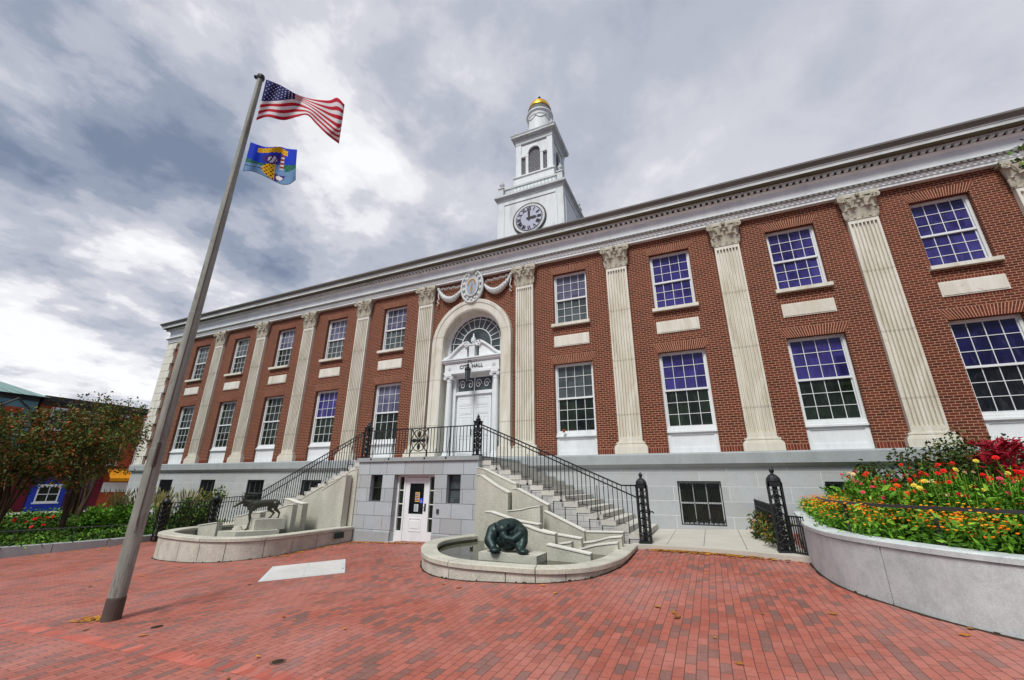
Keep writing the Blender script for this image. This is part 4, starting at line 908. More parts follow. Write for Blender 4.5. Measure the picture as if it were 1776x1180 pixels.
for (x, y, z, lab) in ((7.80, -3.36, .30, 'black openwork iron gatepost at the foot of the right-hand steps'), (10.97, -4.30, .38, 'black openwork iron gatepost beside the granite flower planter'),
                       (-10.0, -4.05, -.42, 'black iron gatepost between the green hedge and the elk statue'), (-11.85, -5.0, -.55, 'black iron gatepost at the planting bed nearest the flagpole')):
    t_ = thing('gatepost', (x, y, z), lab, 'gatepost', 'iron gateposts'); newel(0, 0, 0, 1.50 if x > 0 else 1.5, .30, t_, True, 'post')
    if x == 7.80: q = MB(); q.tube([(.15, 0, .78), (.24, -.02, .80), (.27, -.02, .75)], .02, 5); q.box(.14, .18, -.03, .03, .72, .86); q.obj('latch', M['iron'], t_)
def fence(name, label, p0, p1, zb0, zb1, h, sp=.10):
    t_ = thing(name, (0, 0, 0), label, 'fence'); q = MB()
    bars(q, p0, p1, zb0+.06, zb1+.06, zb0+h, zb1+h, sp, .010)
    for z in (.1, h-.02, h-.2): q.tube([(*p0, zb0+z), (*p1, zb1+z)], .016, 4)
    q.obj('bars', M['iron'], t_); return t_
fence('iron_fence', 'black iron fence running from the right gatepost back to the hall wall', (10.97, -4.3), (10.80, -.1), .36, .42, .98, .07)
fence('iron_fence', 'short black iron fence joining the right gatepost to the flower planter', (11.05, -4.42), (11.34, -4.75), .32, .32, .85, .05)
fence('iron_fence', 'black iron gate fence between the left steps and the hedge gatepost', (-8.3, -3.4), (-10.0, -4.05), .1, -.05, 1.2, .11)
fence('iron_fence', 'black iron fence between the two left gateposts in front of green planting', (-10.1, -4.1), (-11.85, -5.0), -.25, -.35, 1.3, .12)
# ---------------- pads
def pad(name, pts, zf, th, label):
    mb = MB(); n_ = len(pts); mb.add([(x, y, zf(x, y)) for x, y in pts] + [(x, y, zf(x, y)-th) for x, y in pts], [tuple(range(n_)), tuple(range(2*n_-1, n_-1, -1))] + [(i, i+n_, (i+1) % n_+n_, (i+1) % n_) for i in range(n_)])
    return struct(mb.obj(name, M['pad']))
X0, X1 = 7.45, 11.35
def fy(x): return -3.70-.02*(x-7.45)-.085*(x-7.45)**2*.95
xs_ = [7.45, 8.35, 9.25, 10.2, 11.35]
for a, b in zip(xs_, xs_[1:]): pad('concrete_pad', [(a+.006, fy(a)+.32), (b-.006, fy(b)+.32), (b-.006, .05), (a+.006, .05)], lambda x, y: G(x, y)+.10, .3, '')
pad('concrete_pad_kerb', [(x, fy(x)) for x in xs_] + [(x, fy(x)+.31) for x in reversed(xs_)], lambda x, y: G(x, y)+.10, .4, '')
pad('left_concrete_pad', [(-9.9, -4.3), (-7.0, -3.5), (-7.0, .05), (-12, .05), (-12, -2)], lambda x, y: .02, 1, '')
pad('left_path', [(-26, -1.2), (-12.01, -1.2), (-12.01, .05), (-26, .05)], lambda x, y: -.3, 1, '')

# ================================================================== BASINS
def resample(pts, d, closed=False):
    P = [Vector((*p, 0)) for p in pts]; out = []            # Catmull-Rom
    Q = [P[0]*2-P[1]] + P + [P[-1]*2-P[-2]]
    for i in range(1, len(Q)-2):
        n_ = max(2, int((Q[i+1]-Q[i]).length/d))
        for k in range(n_):
            t_ = k/n_; a, b, c, e = Q[i-1], Q[i], Q[i+1], Q[i+2]
            out.append(.5*((2*b)+(-a+c)*t_+(2*a-5*b+4*c-e)*t_*t_+(-a+3*b-3*c+e)*t_**3))
    out.append(P[-1]); return out
def normals(P):
    r = []
    for i in range(len(P)):
        t_ = (P[min(i+1, len(P)-1)]-P[max(i-1, 0)]).normalized(); r.append(Vector((t_.y, -t_.x, 0)))
    return r
M['shade_and_lid'] = simple('contact_shade_and_lid', (62, 52, 42), .95, .1, .4, 6)  # brown for the painted contact shade at wall feet, and for cover lids
def foot_line(P, Nn, o, parent):  # dark strip painting contact shade where a wall meets the bricks
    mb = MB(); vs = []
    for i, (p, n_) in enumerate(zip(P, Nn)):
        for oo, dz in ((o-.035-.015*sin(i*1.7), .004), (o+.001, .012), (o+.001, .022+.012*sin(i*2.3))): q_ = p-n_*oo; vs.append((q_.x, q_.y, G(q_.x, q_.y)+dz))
    mb.add(vs, [(i*3+k, i*3+k+1, i*3+k+4, i*3+k+3) for i in range(len(P)-1) for k in range(2)]); return mb.obj('foot_shade', M['shade_and_lid'], parent)
def wall_run(mb, P, Nn, o0, o1, zb, zt, cuts=None, gap=.018, round_=.0):
    # P outer line; thickness from offset o0 to o1 inward; broken into blocks at cuts (arc lengths)
    S_ = [0]
    for i in range(1, len(P)): S_.append(S_[-1]+(P[i]-P[i-1]).length)
    def at_(s):
        s = max(0, min(S_[-1], s)); i = max(j for j in range(len(S_)) if S_[j] <= s+1e-9); i = min(i, len(P)-2)
        k = (s-S_[i])/(S_[i+1]-S_[i]); return P[i].lerp(P[i+1], k), Nn[i].lerp(Nn[i+1], k).normalized()
    C_ = [0]+[c for c in (cuts or []) if c < S_[-1]-.1]+[S_[-1]]
    for a, b in zip(C_, C_[1:]):
        a += gap/2; b -= gap/2; m_ = max(2, int((b-a)/.12)); vs = []
        for i in range(m_+1):
            p, n_ = at_(a+(b-a)*i/m_); z0 = zb(p.x, p.y) if callable(zb) else zb; bev = .018
            for o, z in ((o0, z0), (o0, zt-bev), (o0-bev if o0 < o1 else o0+bev, zt) if False else (o0+bev, zt), (o1-bev, zt), (o1, zt-bev), (o1, z0)): q_ = p-n_*o; vs.append((q_.x, q_.y, z))
        K = 6; mb.add(vs, [(i*K+k, i*K+(k+1) % K, (i+1)*K+(k+1) % K, (i+1)*K+k) for i in range(m_) for k in range(K)] + [tuple(range(K)), tuple(m_*K+k for k in reversed(range(K)))])
def basin(pts, label, zt, cuts, side, wz):
    t_ = thing('fountain_basin', (0, 0, 0), label, 'fountain'); P = resample(pts, .15); Nn = normals(P)
    if side < 0: Nn = [-n_ for n_ in Nn]
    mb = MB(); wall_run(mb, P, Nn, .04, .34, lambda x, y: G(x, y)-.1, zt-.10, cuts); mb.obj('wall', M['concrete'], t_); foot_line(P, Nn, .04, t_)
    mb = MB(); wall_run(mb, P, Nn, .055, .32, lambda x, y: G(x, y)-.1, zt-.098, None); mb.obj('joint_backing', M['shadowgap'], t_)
    mb = MB(); wall_run(mb, P, Nn, .0, .40, zt-.095, zt, cuts[::2]); mb.obj('coping', M['cascade'], t_)
    mb = MB(); inn = [p-n_*.3 for p, n_ in zip(P, Nn)]; mb.add([(p.x, p.y, wz) for p in inn], [tuple(range(len(inn)))]); mb.obj('water', M['water'], t_)
    return t_
RB = [(2.60, -3.62), (2.28, -4.6), (2.24, -5.5), (2.62, -6.45), (3.40, -7.50), (4.15, -8.05), (4.9, -8.24), (5.65, -8.2), (6.37, -8.12), (6.87, -7.88), (7.32, -7.40), (7.58, -6.6), (7.68, -5.7), (7.64, -3.8)]
LB = [(-2.46, -3.62), (-2.44, -4.8), (-2.36, -5.9), (-2.34, -6.7), (-2.55, -7.4), (-3.1, -7.95), (-3.85, -8.18), (-5.0, -8.18), (-6.05, -8.02), (-6.67, -7.66), (-7.30, -6.7), (-7.48, -5.6), (-7.42, -4.0)]
rb = basin(RB, 'pale concrete fountain basin at the right of the white street door, holding the bear', .30, [3.6, 4.6, 5.6, 6.9, 7.5, 8.1, 8.9, 9.8, 11], 1, .165)
lb = basin(LB, 'pale concrete fountain basin at the left of the white street door, holding the elk', .30, [1.6, 2.6, 3.5, 4.5, 5.3, 6.2, 7.4, 8.6, 10], -1, .0)
q = MB(); p = Vector(at(561, 929, 'z', .12)); q.box(-2.40, -2.36, -4.55, -4.15, -.02, .17); q.obj('bronze_plaque', M['bronze'], lb)
# cascade walls: tops as polylines (x, z) at depth y
def zp(ox, oy, s_, pts, y): return [(lambda v: (v.x, v.z))(at(ox+a/s_, oy+b/s_, 'y', y)) for a, b in pts]
Z1 = (820, 780, 9.833); Z6 = (700, 840, 4.229)
CW = [(Z1, [(75, 318), (170, 325), (670, 570), (740, 590)], -3.62, .16), (Z1, [(60, 440), (130, 440), (350, 600), (600, 745)], -3.98, .22), (Z1, [(670, 670), (750, 670), (1280, 955)], -3.80, .20),
      (Z6, [(760, 200), (860, 190), (930, 172), (1000, 163)], -4.55, .18), (Z6, [(598, 205), (640, 207), (720, 235), (800, 265), (900, 285), (995, 300)], -5.25, .14), (Z6, [(760, 300), (840, 305), (900, 312), (970, 340), (1040, 360), (1110, 372)], -5.75, .14),
      (Z6, [(1030, 200), (1325, 350)], -3.98, .18), (Z6, [(1000, 340), (1110, 372), (1300, 405)], -4.9, .16), (Z6, [(1320, 352), (1610, 358)], -3.85, .16), (Z6, [(1280, 440), (1400, 425), (1500, 398), (1600, 390)], -4.5, .14),
      (Z6, [(1280, 485), (1400, 455), (1500, 442), (1570, 435)], -5.0, .14), (Z6, [(930, 470), (1050, 455), (1230, 432)], -5.5, .14), (Z6, [(1050, 447), (1370, 520)], -6.35, .14)]
for (zz_, pts, y, th) in CW:
    P_ = zp(*zz_, pts, y); th += .06
    for sg, par in ((1, rb), (-1, lb)):
        if sg < 0 and P_[0][1] < .3: continue
        PP = [(sg*a, b_) for a, b_ in P_]; q = MB(); q.xz(PP+[(PP[-1][0], -.3), (PP[0][0], -.3)], y, y+th); w_ = q.obj('cascade_wall', M['cascade'], par)
        q = MB(); q.xz([(a, b_+.001) for a, b_ in PP]+[(a, b_+.028) for a, b_ in PP[::-1]], y-.02, y+th+.01); q.obj('lit_top_strip', M['coping'], w_)  # added pale strip imitating overhead light on the wall top
q = MB(); q.box(4.55, 5.98, -6.95, -6.25, -.1, .32); q.obj('bear_pedestal', M['concrete'], rb)
q = MB(); q.tube([(3.6, -5.6, .02), (3.6, -5.6, .2)], .03, 6); q.ball((3.6, -5.6, .2), .05, 8, 5); q.obj('spout', M['bronze2'], rb)
q = MB(); q.prism([(-4.85, -7.0, 0), (-4.05, -6.95, 0), (-3.45, -5.9, 0), (-4.2, -5.6, 0)], (0, 0, -.2), (0, 0, .33)); q.prism([(-4.62, -6.25, 0), (-3.95, -6.45, 0), (-3.6, -5.6, 0), (-4.35, -5.35, 0)], (0, 0, .33), (0, 0, .66))
q.obj('elk_pedestal', M['cascade'], lb)
random.seed(3); q = MB()
for i in range(7): q.ball((-4.75+random.uniform(-.1, .2), -6.2+random.uniform(-.35, .3), .3), (.2, .16, .15), 7, 5)
q.obj('rocks', M['cascade'], lb)
# ---------------- bear
b = MB()
b.ball((0, .16, .44), (.40, .34, .32), 16, 10); b.ball((-.04, .02, .58), (.30, .26, .17), 14, 9); b.ball((-.33, .02, .40), (.17, .26, .26), 12, 8); b.ball((.33, .04, .36), (.17, .24, .27), 12, 8)
b.ball((0, .0, .22), (.30, .26, .20), 12, 8); b.ball((-.08, -.20, .52), (.17, .15, .13), 12, 8); b.ball((-.03, -.27, .38), (.11, .10, .13), 10, 7); b.ball((.0, -.30, .27), (.07, .07, .08), 10, 7); b.ball((-.24, -.20, .62), (.06, .04, .065), 8, 6); b.ball((.05, -.22, .64), (.055, .04, .06), 8, 6)
limb(b, [(-.38, -.05, .46), (-.42, -.18, .26), (-.27, -.30, .09)], [.16, .14, .10]); b.ball((-.20, -.37, .07), (.15, .15, .08), 10, 7)
limb(b, [(.38, -.02, .44), (.43, -.14, .26), (.42, -.28, .10)], [.15, .125, .09]); b.ball((.50, -.36, .065), (.14, .13, .07), 10, 7)
limb(b, [(.36, -.14, .40), (.22, -.28, .30), (.06, -.33, .34)], [.12, .09, .07]); limb(b, [(.30, -.2, .2), (.40, -.32, .1)], [.09, .08])
bear = thing('bear_statue', (5.12, -6.58, .315), 'dark green bronze bear curled over with its head between its paws', 'statue', rz=R_(8)); bear.scale = (.94, .94, .94)
bb = remeshed('bear_body', b, .018, M['bronze'], bear, 4)
# ---------------- elk
e = MB()                               # local: +x = forward; hind feet on the higher block
limb(e, [(-.42, 0, .86), (-.15, 0, .87), (.15, 0, .83), (.33, 0, .82)], [.135, .125, .14, .13]); e.ball((.25, 0, .76), (.17, .11, .16), 12, 8); e.ball((-.42, 0, .85), (.15, .12, .15), 12, 8)
limb(e, [(.36, 0, .88), (.50, 0, .92), (.60, -.02, .93)], [.11, .08, .065]); limb(e, [(.60, -.02, .94), (.70, -.04, .86), (.80, -.06, .78)], [.07, .052, .034])
for s_ in (-1, 1):
    e.ball((.57, -.02+s_*.07, .99), (.035, .05, .025), 8, 6)
    limb(e, [(.27, s_*.08, .74), (.30+.03*s_, s_*.09, .50), (.24+.05*s_, s_*.09, .26), (.28+.06*s_, s_*.09, .03)], [.075, .042, .026, .024]); e.ball((.31+.06*s_, s_*.09, .03), (.045, .03, .03), 8, 5)
    limb(e, [(-.45, s_*.08, .84), (-.38-.08*s_, s_*.09, .66), (-.56-.06*s_, s_*.09, .52), (-.50-.10*s_, s_*.09, .37)], [.11, .06, .033, .026]); e.ball((-.47-.10*s_, s_*.09, .365), (.045, .03, .03), 8, 5)
    limb(e, [(.60, s_*.03, .98), (.54, s_*.14, 1.10), (.50, s_*.20, 1.24)], [.022, .018, .014]); limb(e, [(.545, s_*.13, 1.09), (.62, s_*.18, 1.18)], [.016, .012]); limb(e, [(.52, s_*.17, 1.17), (.59, s_*.23, 1.26)], [.015, .012]); limb(e, [(.58, s_*.07, 1.03), (.66, s_*.09, 1.10)], [.016, .012])
limb(e, [(-.55, 0, .92), (-.62, 0, .82)], [.04, .025])
elk = thing('elk_statue', (-4.22, -6.15, .33), 'bronze elk statue with antlers stepping down from a block', 'statue', rz=math.atan2(-.97, -.30)); elk.scale = (.97, .9, .93)
remeshed('elk_body', e, .013, M['bronze2'], elk, 3)

# ================================================================== RIGHT PLANTER
PO = [(11.78, -.4), (11.5, -3.0), (11.30, -4.7), (11.23, -5.87), (11.28, -6.77), (11.42, -7.42), (11.70, -8.07), (12.05, -8.72), (12.5, -9.25), (13.2, -9.8), (14.2, -10.3), (16, -10.8), (19, -11.1)]
pl = thing('flower_planter', (0, 0, 0), 'tall curved grey granite planter wall filled with orange and red flowers', 'planter')
P = resample(PO, .2); Nn = [-n_ for n_ in normals(P)]; PT = 1.07
Nn = [n_ if (n_.x*(p.x-15)+n_.y*(p.y+3)) > 0 else -n_ for n_, p in zip(Nn, P)]
def arcpos(P, x, y):
    i = min(range(len(P)), key=lambda k: (P[k].x-x)**2+(P[k].y-y)**2); return sum((P[k+1]-P[k]).length for k in range(i))
CUT = [arcpos(P, 11.23, -5.87), arcpos(P, 11.70, -8.07), arcpos(P, 13.2, -9.8), arcpos(P, 16, -10.8)]
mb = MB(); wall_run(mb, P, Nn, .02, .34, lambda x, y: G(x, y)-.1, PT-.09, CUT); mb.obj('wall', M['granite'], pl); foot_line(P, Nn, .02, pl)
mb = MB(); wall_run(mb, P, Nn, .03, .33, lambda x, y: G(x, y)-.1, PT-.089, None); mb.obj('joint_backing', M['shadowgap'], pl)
mb = MB(); wall_run(mb, P, Nn, .0, .36, PT-.08, PT, CUT[1::2]); mb.obj('coping', M['granite'], pl)
mb = MB(); inn = [p-n_*.3 for p, n_ in zip(P, Nn)]; mb.add([(p.x, p.y, 1.0) for p in inn]+[(19, -.0, 1.0), (12, -.0, 1.0)], [tuple(range(len(inn)+2))]); struct(mb.obj('planter_soil', M['soil']))
rl_ = thing('planter_rail', (0, 0, 0), 'low dark flat-bar rail on posts around the flower planter', 'railing')
RP = [p-n_*.50 for p, n_ in zip(P, Nn)]; RP = [p for p in RP if p.y < -2.4]
mb = MB(); vs = []
for i, p in enumerate(RP):
    t_ = (RP[min(i+1, len(RP)-1)]-RP[max(i-1, 0)]).normalized(); n_ = Vector((t_.y, -t_.x, 0))
    for a, b_ in ((-.028, 1.50), (.028, 1.50), (.028, 1.545), (-.028, 1.545)): q_ = p+n_*a; vs.append((q_.x, q_.y, b_))
mb.add(vs, [(i*4+k, i*4+(k+1) % 4, (i+1)*4+(k+1) % 4, (i+1)*4+k) for i in range(len(RP)-1) for k in range(4)]+[(0, 1, 2, 3)]); mb.obj('top_rail', M['steel'], rl_)
acc = 0; last = RP[0]; nxt = .02
for p in RP:
    acc += (p-last).length; last = p
    if acc >= nxt: q = MB(); q.box(-.025, .025, -.025, .025, .95, 1.50); o = q.obj('post', M['steel'], rl_); o.location = (p.x, p.y, 0); nxt += 1.95
# flowers
def inside(x, y, m=.45):
    best = 1e9; s_ = 1
    for p, n_ in zip(P, Nn):
        d = (p.x-x)**2+(p.y-y)**2
        if d < best: best = d; s_ = (p.x-x)*n_.x+(p.y-y)*n_.y
    return s_ > m
random.seed(11)
def dist_edge(x, y): return min(((p.x-x)**2+(p.y-y)**2) for p in P)**.5
cand = []
while len(cand) < 2400:
    x, y = random.uniform(11.4, 18), random.uniform(-10.2, -.4)
    if inside(x, y, .36): cand.append((x, y, dist_edge(x, y)))
mar = [c for c in cand if c[2] < 1.25]; zin = [c for c in cand if .95 < c[2] < 3.4 and c[0] < 15.5]
lf = MB(); fl = MB()
for x, y, d in mar[:640]:
    h_ = random.uniform(.30, .46)+.10*d
    leaves(lf, 34, lambda: (x+random.gauss(0, .12), y+random.gauss(0, .12), 1.0+random.uniform(.0, h_)), .042, 2.4, .6)
    for _ in range(random.randint(5, 11)):
        fx, fy_, fz = x+random.gauss(0, .12), y+random.gauss(0, .12), 1.0+h_*random.uniform(.55, 1.12); r_ = random.uniform(.014, .024)
        fl.lathe([(.004, 0), (r_, .012), (r_*.8, .022), (.003, .02)], fx, fy_, fz, 6)
mg = thing('marigold_bed', (12, -6, 1.0), 'dense orange and yellow marigolds filling the planter edge behind the low rail', 'flowers'); mg['kind'] = 'stuff'
o = lf.obj('foliage', M['leaf_green'], mg); o.location = (-12, 6, -1.0); o = fl.obj('blooms', M['marigold'], mg); o.location = (-12, 6, -1.0)
o['kind'] = 'stuff'
ZC = ['red', 'red', 'orange', 'crimson', 'red', 'orange', 'red', 'pink', 'peach', 'red', 'yellow', 'red', 'orange', 'crimson']
def zinnia_flower(mb, c, r_):
    x, y, z = c; tl = Vector((random.gauss(-.1, .45), random.gauss(-.45, .45), .8)).normalized(); e_ = tl.orthogonal().normalized(); w_ = tl.cross(e_)
    for ring_, rr, hh in ((10, 1, 0), (8, .72, .012), (6, .42, .022)):
        for i in range(ring_):
            a = 2*PI*i/ring_+ring_; u = e_*cos(a)+w_*sin(a); v_ = tl.cross(u); o_ = Vector((x, y, z))+tl*hh
            mb.add([o_, o_+u*rr*r_*.6+v_*r_*.24, o_+u*rr*r_-tl*.006, o_+u*rr*r_*.6-v_*r_*.24], [(0, 1, 2, 3)])
zin.sort(key=lambda c: (c[0]-CX)**2+(c[1]-CY)**2); taken = []
for c in zin:
    if all((c[0]-t_[0])**2+(c[1]-t_[1])**2 > .062 for t_ in taken): taken.append(c)
print('zinnias', len(taken))
POSW = ['beside the low rail', 'in front of the dark shrub', 'near the planter corner', 'against the hall wall']
taken = taken[:125]; rows = {}
for c in taken: rows.setdefault('front' if c[2] < 1.5 else 'middle' if c[2] < 2.2 else 'back', []).append(c)
for k_ in rows: rows[k_].sort(key=lambda c: math.atan2(c[0]-CX, c[1]-CY))
ORD = lambda n_: 'leftmost' if n_ == 0 else str(n_+1)+('th' if 3 < n_+1 < 21 else {1: 'st', 2: 'nd', 3: 'rd'}.get((n_+1) % 10, 'th'))+' from the left'
for i, (x, y, d) in enumerate(taken):
    h_ = random.uniform(.62, .95)+.12*min(2.2, d) - max(0, (d-2.2))*.0; colr = random.choice(ZC)
    zt_ = thing('zinnia_plant', (x, y, 1.0), None, 'flower plant', 'zinnias in the granite planter')
    lf = MB(); fl = MB()
    for s_ in range(7):
        a = random.uniform(0, 2*PI); r0 = random.uniform(.03, .13); tx, ty, tz = r0*cos(a)*1.9, r0*sin(a)*1.9, h_*random.uniform(.75, 1.08)
        lf.tube([(0, 0, 0), (tx*.5, ty*.5, tz*.5), (tx, ty, tz)], .006, 4, False)
        for k in range(28):
            f_ = random.uniform(.2, .97); ang = random.uniform(0, 2*PI); L = random.uniform(.06, .11)*(1.15-f_*.5); c_ = Vector((tx*f_, ty*f_, tz*f_)); u = Vector((cos(ang), sin(ang), random.uniform(-.2, .5))); v_ = Vector((-sin(ang), cos(ang), 0))*L*.36
            lf.add([c_, c_+u*L*.5+v_, c_+u*L+Vector((0, 0, -.02)), c_+u*L*.5-v_], [(0, 1, 2, 3)])
        if s_ < 2 or random.random() < .15: zinnia_flower(fl, (tx, ty, tz+.01), random.uniform(.034, .052))
    lf.obj('stems_and_leaves', M['leaf_green'], zt_); fl.obj('blossom', M['z_'+colr], zt_)
    rn = 'front' if d < 1.5 else 'middle' if d < 2.2 else 'back'; zt_['label'] = f'{colr} flowered zinnia, {ORD(rows[rn].index((x, y, d)))} in the {rn} row of the planter'
q = MB()
for _ in range(620):
    x, y = random.uniform(11.6, 18), random.uniform(-9.5, -.4)
    if not inside(x, y, .9): continue
    h_ = random.uniform(.35, .85); leaves(q, 40, lambda: (x+random.gauss(0, .16), y+random.gauss(0, .16), 1.0+h_*random.random()), .062, 2.4, .5)
o = tag(q.obj('planter_greenery', M['leaf_green']), 'green leafy undergrowth between the zinnias in the planter', 'plants', kind='stuff')
def shrub(name, label, c, r, n_, size, mat, cat='shrub', stem=True):
    t_ = thing(name, (c[0], c[1], c[2]), label, cat); lumps = [(Vector((random.gauss(0, .45)*r[0], random.gauss(0, .45)*r[1], r[2]*random.uniform(.3, 1.0))), random.uniform(.25, .5)) for _ in range(14)]
    q = MB()
    def fn():
        l, k = random.choice(lumps); d = Vector((random.gauss(0, 1), random.gauss(0, 1), random.gauss(0, 1))).normalized()*(random.random()**.4)*k
        return (l.x+d.x*r[0], l.y+d.y*r[1], max(.02, l.z+d.z*r[2]))
    leaves(q, n_, fn, size, 1.7, .3); q.obj('foliage', mat, t_)
    q = MB()
    for l, k in lumps[:8]: q.tube([(0, 0, 0), (l.x*.4, l.y*.4, l.z*.5), tuple(l)], [.02, .014, .006], 5)
    q.obj('stem', M['bark'], t_); return t_
shrub('dark_shrub', 'dusky green leafy shrub behind the zinnias in front of the second pilaster from the right', (13.75, -5.6, 1.0), (.9, .7, 1.35), 10000, .048, M['leaf_shrub'])
shrub('dark_shrub', 'small olive bush at the back of the planter left of the red amaranth', (12.9, -4.3, 1.0), (.5, .4, 1.0), 2200, .055, M['leaf_shrub'])
t_ = thing('amaranth_plant', (14.0, -6.6, 1.0), 'deep crimson amaranth with drooping spiky plumes above the flowers', 'plant'); q = MB(); s2 = MB()
for i in range(60):
    a = random.uniform(0, 2*PI); u = Vector((cos(a), sin(a), random.uniform(.05, .9))).normalized(); L = random.uniform(.16, .36); c_ = Vector((random.gauss(0, .08), random.gauss(0, .08), 1.40+random.uniform(-.2, .05)))
    q.tube([c_, c_+u*L*.5, c_+u*L*.85+Vector((0, 0, -.03)), c_+u*L+Vector((0, 0, -.05))], [.008, .02, .015, .003], 5, False)
    for k in range(6): f_ = random.uniform(.25, 1); p_ = c_+u*L*f_; q.tube([p_, p_+Vector((random.gauss(0, .05), random.gauss(0, .05), random.gauss(.01, .05)))], [.012, .002], 4, False)
leaves(q, 90, lambda: (random.gauss(0, .15), random.gauss(0, .15), random.uniform(.7, 1.3)), .09, 2.4, .2) if False else None; q.obj('plume', M['amaranth'], t_); q = MB(); leaves(q, 90, lambda: (random.gauss(0, .15), random.gauss(0, .15), random.uniform(.7, 1.3)), .09, 2.4, .2); q.obj('foliage', M['amaranth'], t_)
for i in range(3): s2.tube([(0, 0, 0), (random.gauss(0, .03), random.gauss(0, .03), .7), (random.gauss(0, .06), random.gauss(0, .06), 1.3)], .016, 6)
s2.obj('stem', M['amaranth'], t_)
# bed behind the right fence
q = MB(); f2 = MB(); random.seed(5)
for _ in range(60):
    x, y = random.uniform(10.55, 11.2), random.uniform(-3.9, -.3); h_ = random.uniform(.3, .8)
    if x < 10.72 and y < -2.6: continue
    leaves(q, 22, lambda: (x+random.gauss(0, .07), y+random.gauss(0, .1), .42+h_*random.random()), .06, 2, .5)
    for _k in range(2): f2.lathe([(.004, 0), (.022, .012), (.003, .02)], x+random.gauss(0, .05)-.06, y, .45+h_*random.random(), 6)
fb = thing('fence_flowers', (10.9, -2, .42), 'straggling yellow and pink flowers along the iron fence by the hall wall', 'flowers'); fb['kind'] = 'stuff'
o = q.obj('foliage', M['leaf_shrub'], fb); o.location = (-10.9, 2, -.42); o = f2.obj('blooms', M['marigold'], fb); o.location = (-10.9, 2, -.42)

# ================================================================== FLAGPOLE + FLAGS
fx, fy0 = .80, -12.0; gz = G(fx, fy0)
fp = thing('flagpole', (fx, fy0, gz), 'tall weathered grey tapered flagpole standing in the brick plaza', 'flagpole')
q = MB(); q.lathe([(.118, 0), (.112, 2.6), (.104, 2.61), (.10, 5.2), (.095, 5.21), (.085, 8), (.078, 8.01), (.062, 11.45)], 0, 0, 0, 20); q.obj('pole', M['pole'], fp, smooth=False)
q = MB(); q.lathe([(.128, -.05), (.124, .30), (.119, .32), (.116, .325)], 0, 0, 0, 20); q.obj('sleeve', M['pole_base'], fp)
q = MB(); q.lathe([(.06, 0), (.08, .02), (.09, .08), (.08, .14), (.03, .18)], 0, 0, 11.42, 12); q.tube([(0, 0, 11.5), (-.14, -.05, 11.54)], .05, 6); q.obj('pole_cap', M['black'], fp)
q = MB(); q.tube([(.105, -.06, 1.4), (.085, -.05, 6), (.075, -.04, 11.4)], .008, 4); q.tube([(.11, -.05, 1.35), (.14, -.07, 1.5)], .012, 4); q.tube([(.11, -.05, 1.35), (.14, -.07, 1.25)], .012, 4); q.box(.09, .13, -.08, -.03, 2.3, 2.7); q.obj('halyard', M['pole_base'], fp)
fd = Vector((.656, .755, 0)); fnm = Vector((.755, -.656, 0)); P0 = Vector((fx, fy0, 0))
def onplane(px, py, off):
    d = ray(px, py); t_ = ((P0-CAM).dot(fnm)+off)/d.dot(fnm); return CAM+d*t_
def interp(K, u):
    for (a, p), (b_, q_) in zip(K, K[1:]):
        if u <= b_+1e-9: pass
    xs = [k[0] for k in K]; n_ = len(K); i = max(j for j in range(n_-1) if xs[j] <= u+1e-9); t_ = (u-xs[i])/(xs[i+1]-xs[i])
    g = lambda j: Vector(K[max(0, min(n_-1, j))][1]); a, b_, c, d = g(i-1), g(i), g(i+1), g(i+2)
    if i == 0: a = b_*2-c
    if i == n_-2: d = c*2-b_
    return .5*((2*b_)+(-a+c)*t_+(2*a-5*b_+4*c-d)*t_*t_+(-a+3*b_-3*c+d)*t_**3)
def flag(name, label, T, Mi, B, vm, o_, sc, fn, nu, nv, rip):
    def pt(u, v):
        a, m_, b_ = interp(T, u), interp(Mi, u), interp(B, u)
        p = a.lerp(m_, v/vm) if v < vm else m_.lerp(b_, (v-vm)/(1-vm))
        return onplane(o_[0]+p.x/sc, o_[1]+p.y/sc, rip(u, v))
    mb = MB(); mats_ = {}
    vs = [pt(i/nu, j/nv) for j in range(nv+1) for i in range(nu+1)]
    fs = []; ms = []
    for j in range(nv):
        for i in range(nu): fs.append((j*(nu+1)+i, j*(nu+1)+i+1, (j+1)*(nu+1)+i+1, (j+1)*(nu+1)+i)); ms.append(fn((i+.5)/nu, (j+.5)/nv))
    mb.v = [tuple(v) for v in vs]
    for f, m_ in zip(fs, ms): mb.mat(M[m_]); mb.f.append(f); mb.mi.append(mb.cur)
    o = mb.obj(name, None, smooth=True); sm = o.modifiers.new('cloth_thickness', 'SOLIDIFY'); sm.thickness = .006
    return tag(o, label, 'flag'), pt
T = [(0, (318, 145)), (.25, (450, 200)), (.42, (572, 268)), (.6, (700, 315)), (.8, (870, 332)), (.92, (950, 308)), (1, (1014, 370))]
Mi = [(0, (272, 338)), (.25, (420, 336)), (.42, (570, 322)), (.6, (712, 392)), (.8, (880, 520)), (.92, (955, 575)), (1, (985, 560))]
B = [(0, (226, 508)), (.15, (330, 478)), (.35, (468, 507)), (.5, (590, 478)), (.62, (680, 462)), (.72, (760, 540)), (.85, (862, 640)), (1, (962, 716))]
def usf(u, v):
    if u < .42 and v < 7/13: return 'flag_navy'
    return 'flag_red' if int(v*13) % 2 == 0 else 'flag_white'
usflag, upt = flag('national_flag', 'red, white and blue striped flag with stars flying at the top of the pole', T, Mi, B, 7/13, (400, 110), 5.129, usf, 50, 52, lambda u, v: .22*u*sin(u*8.5+v*1.6)+.05*sin(u*20+v*3))
q = MB()
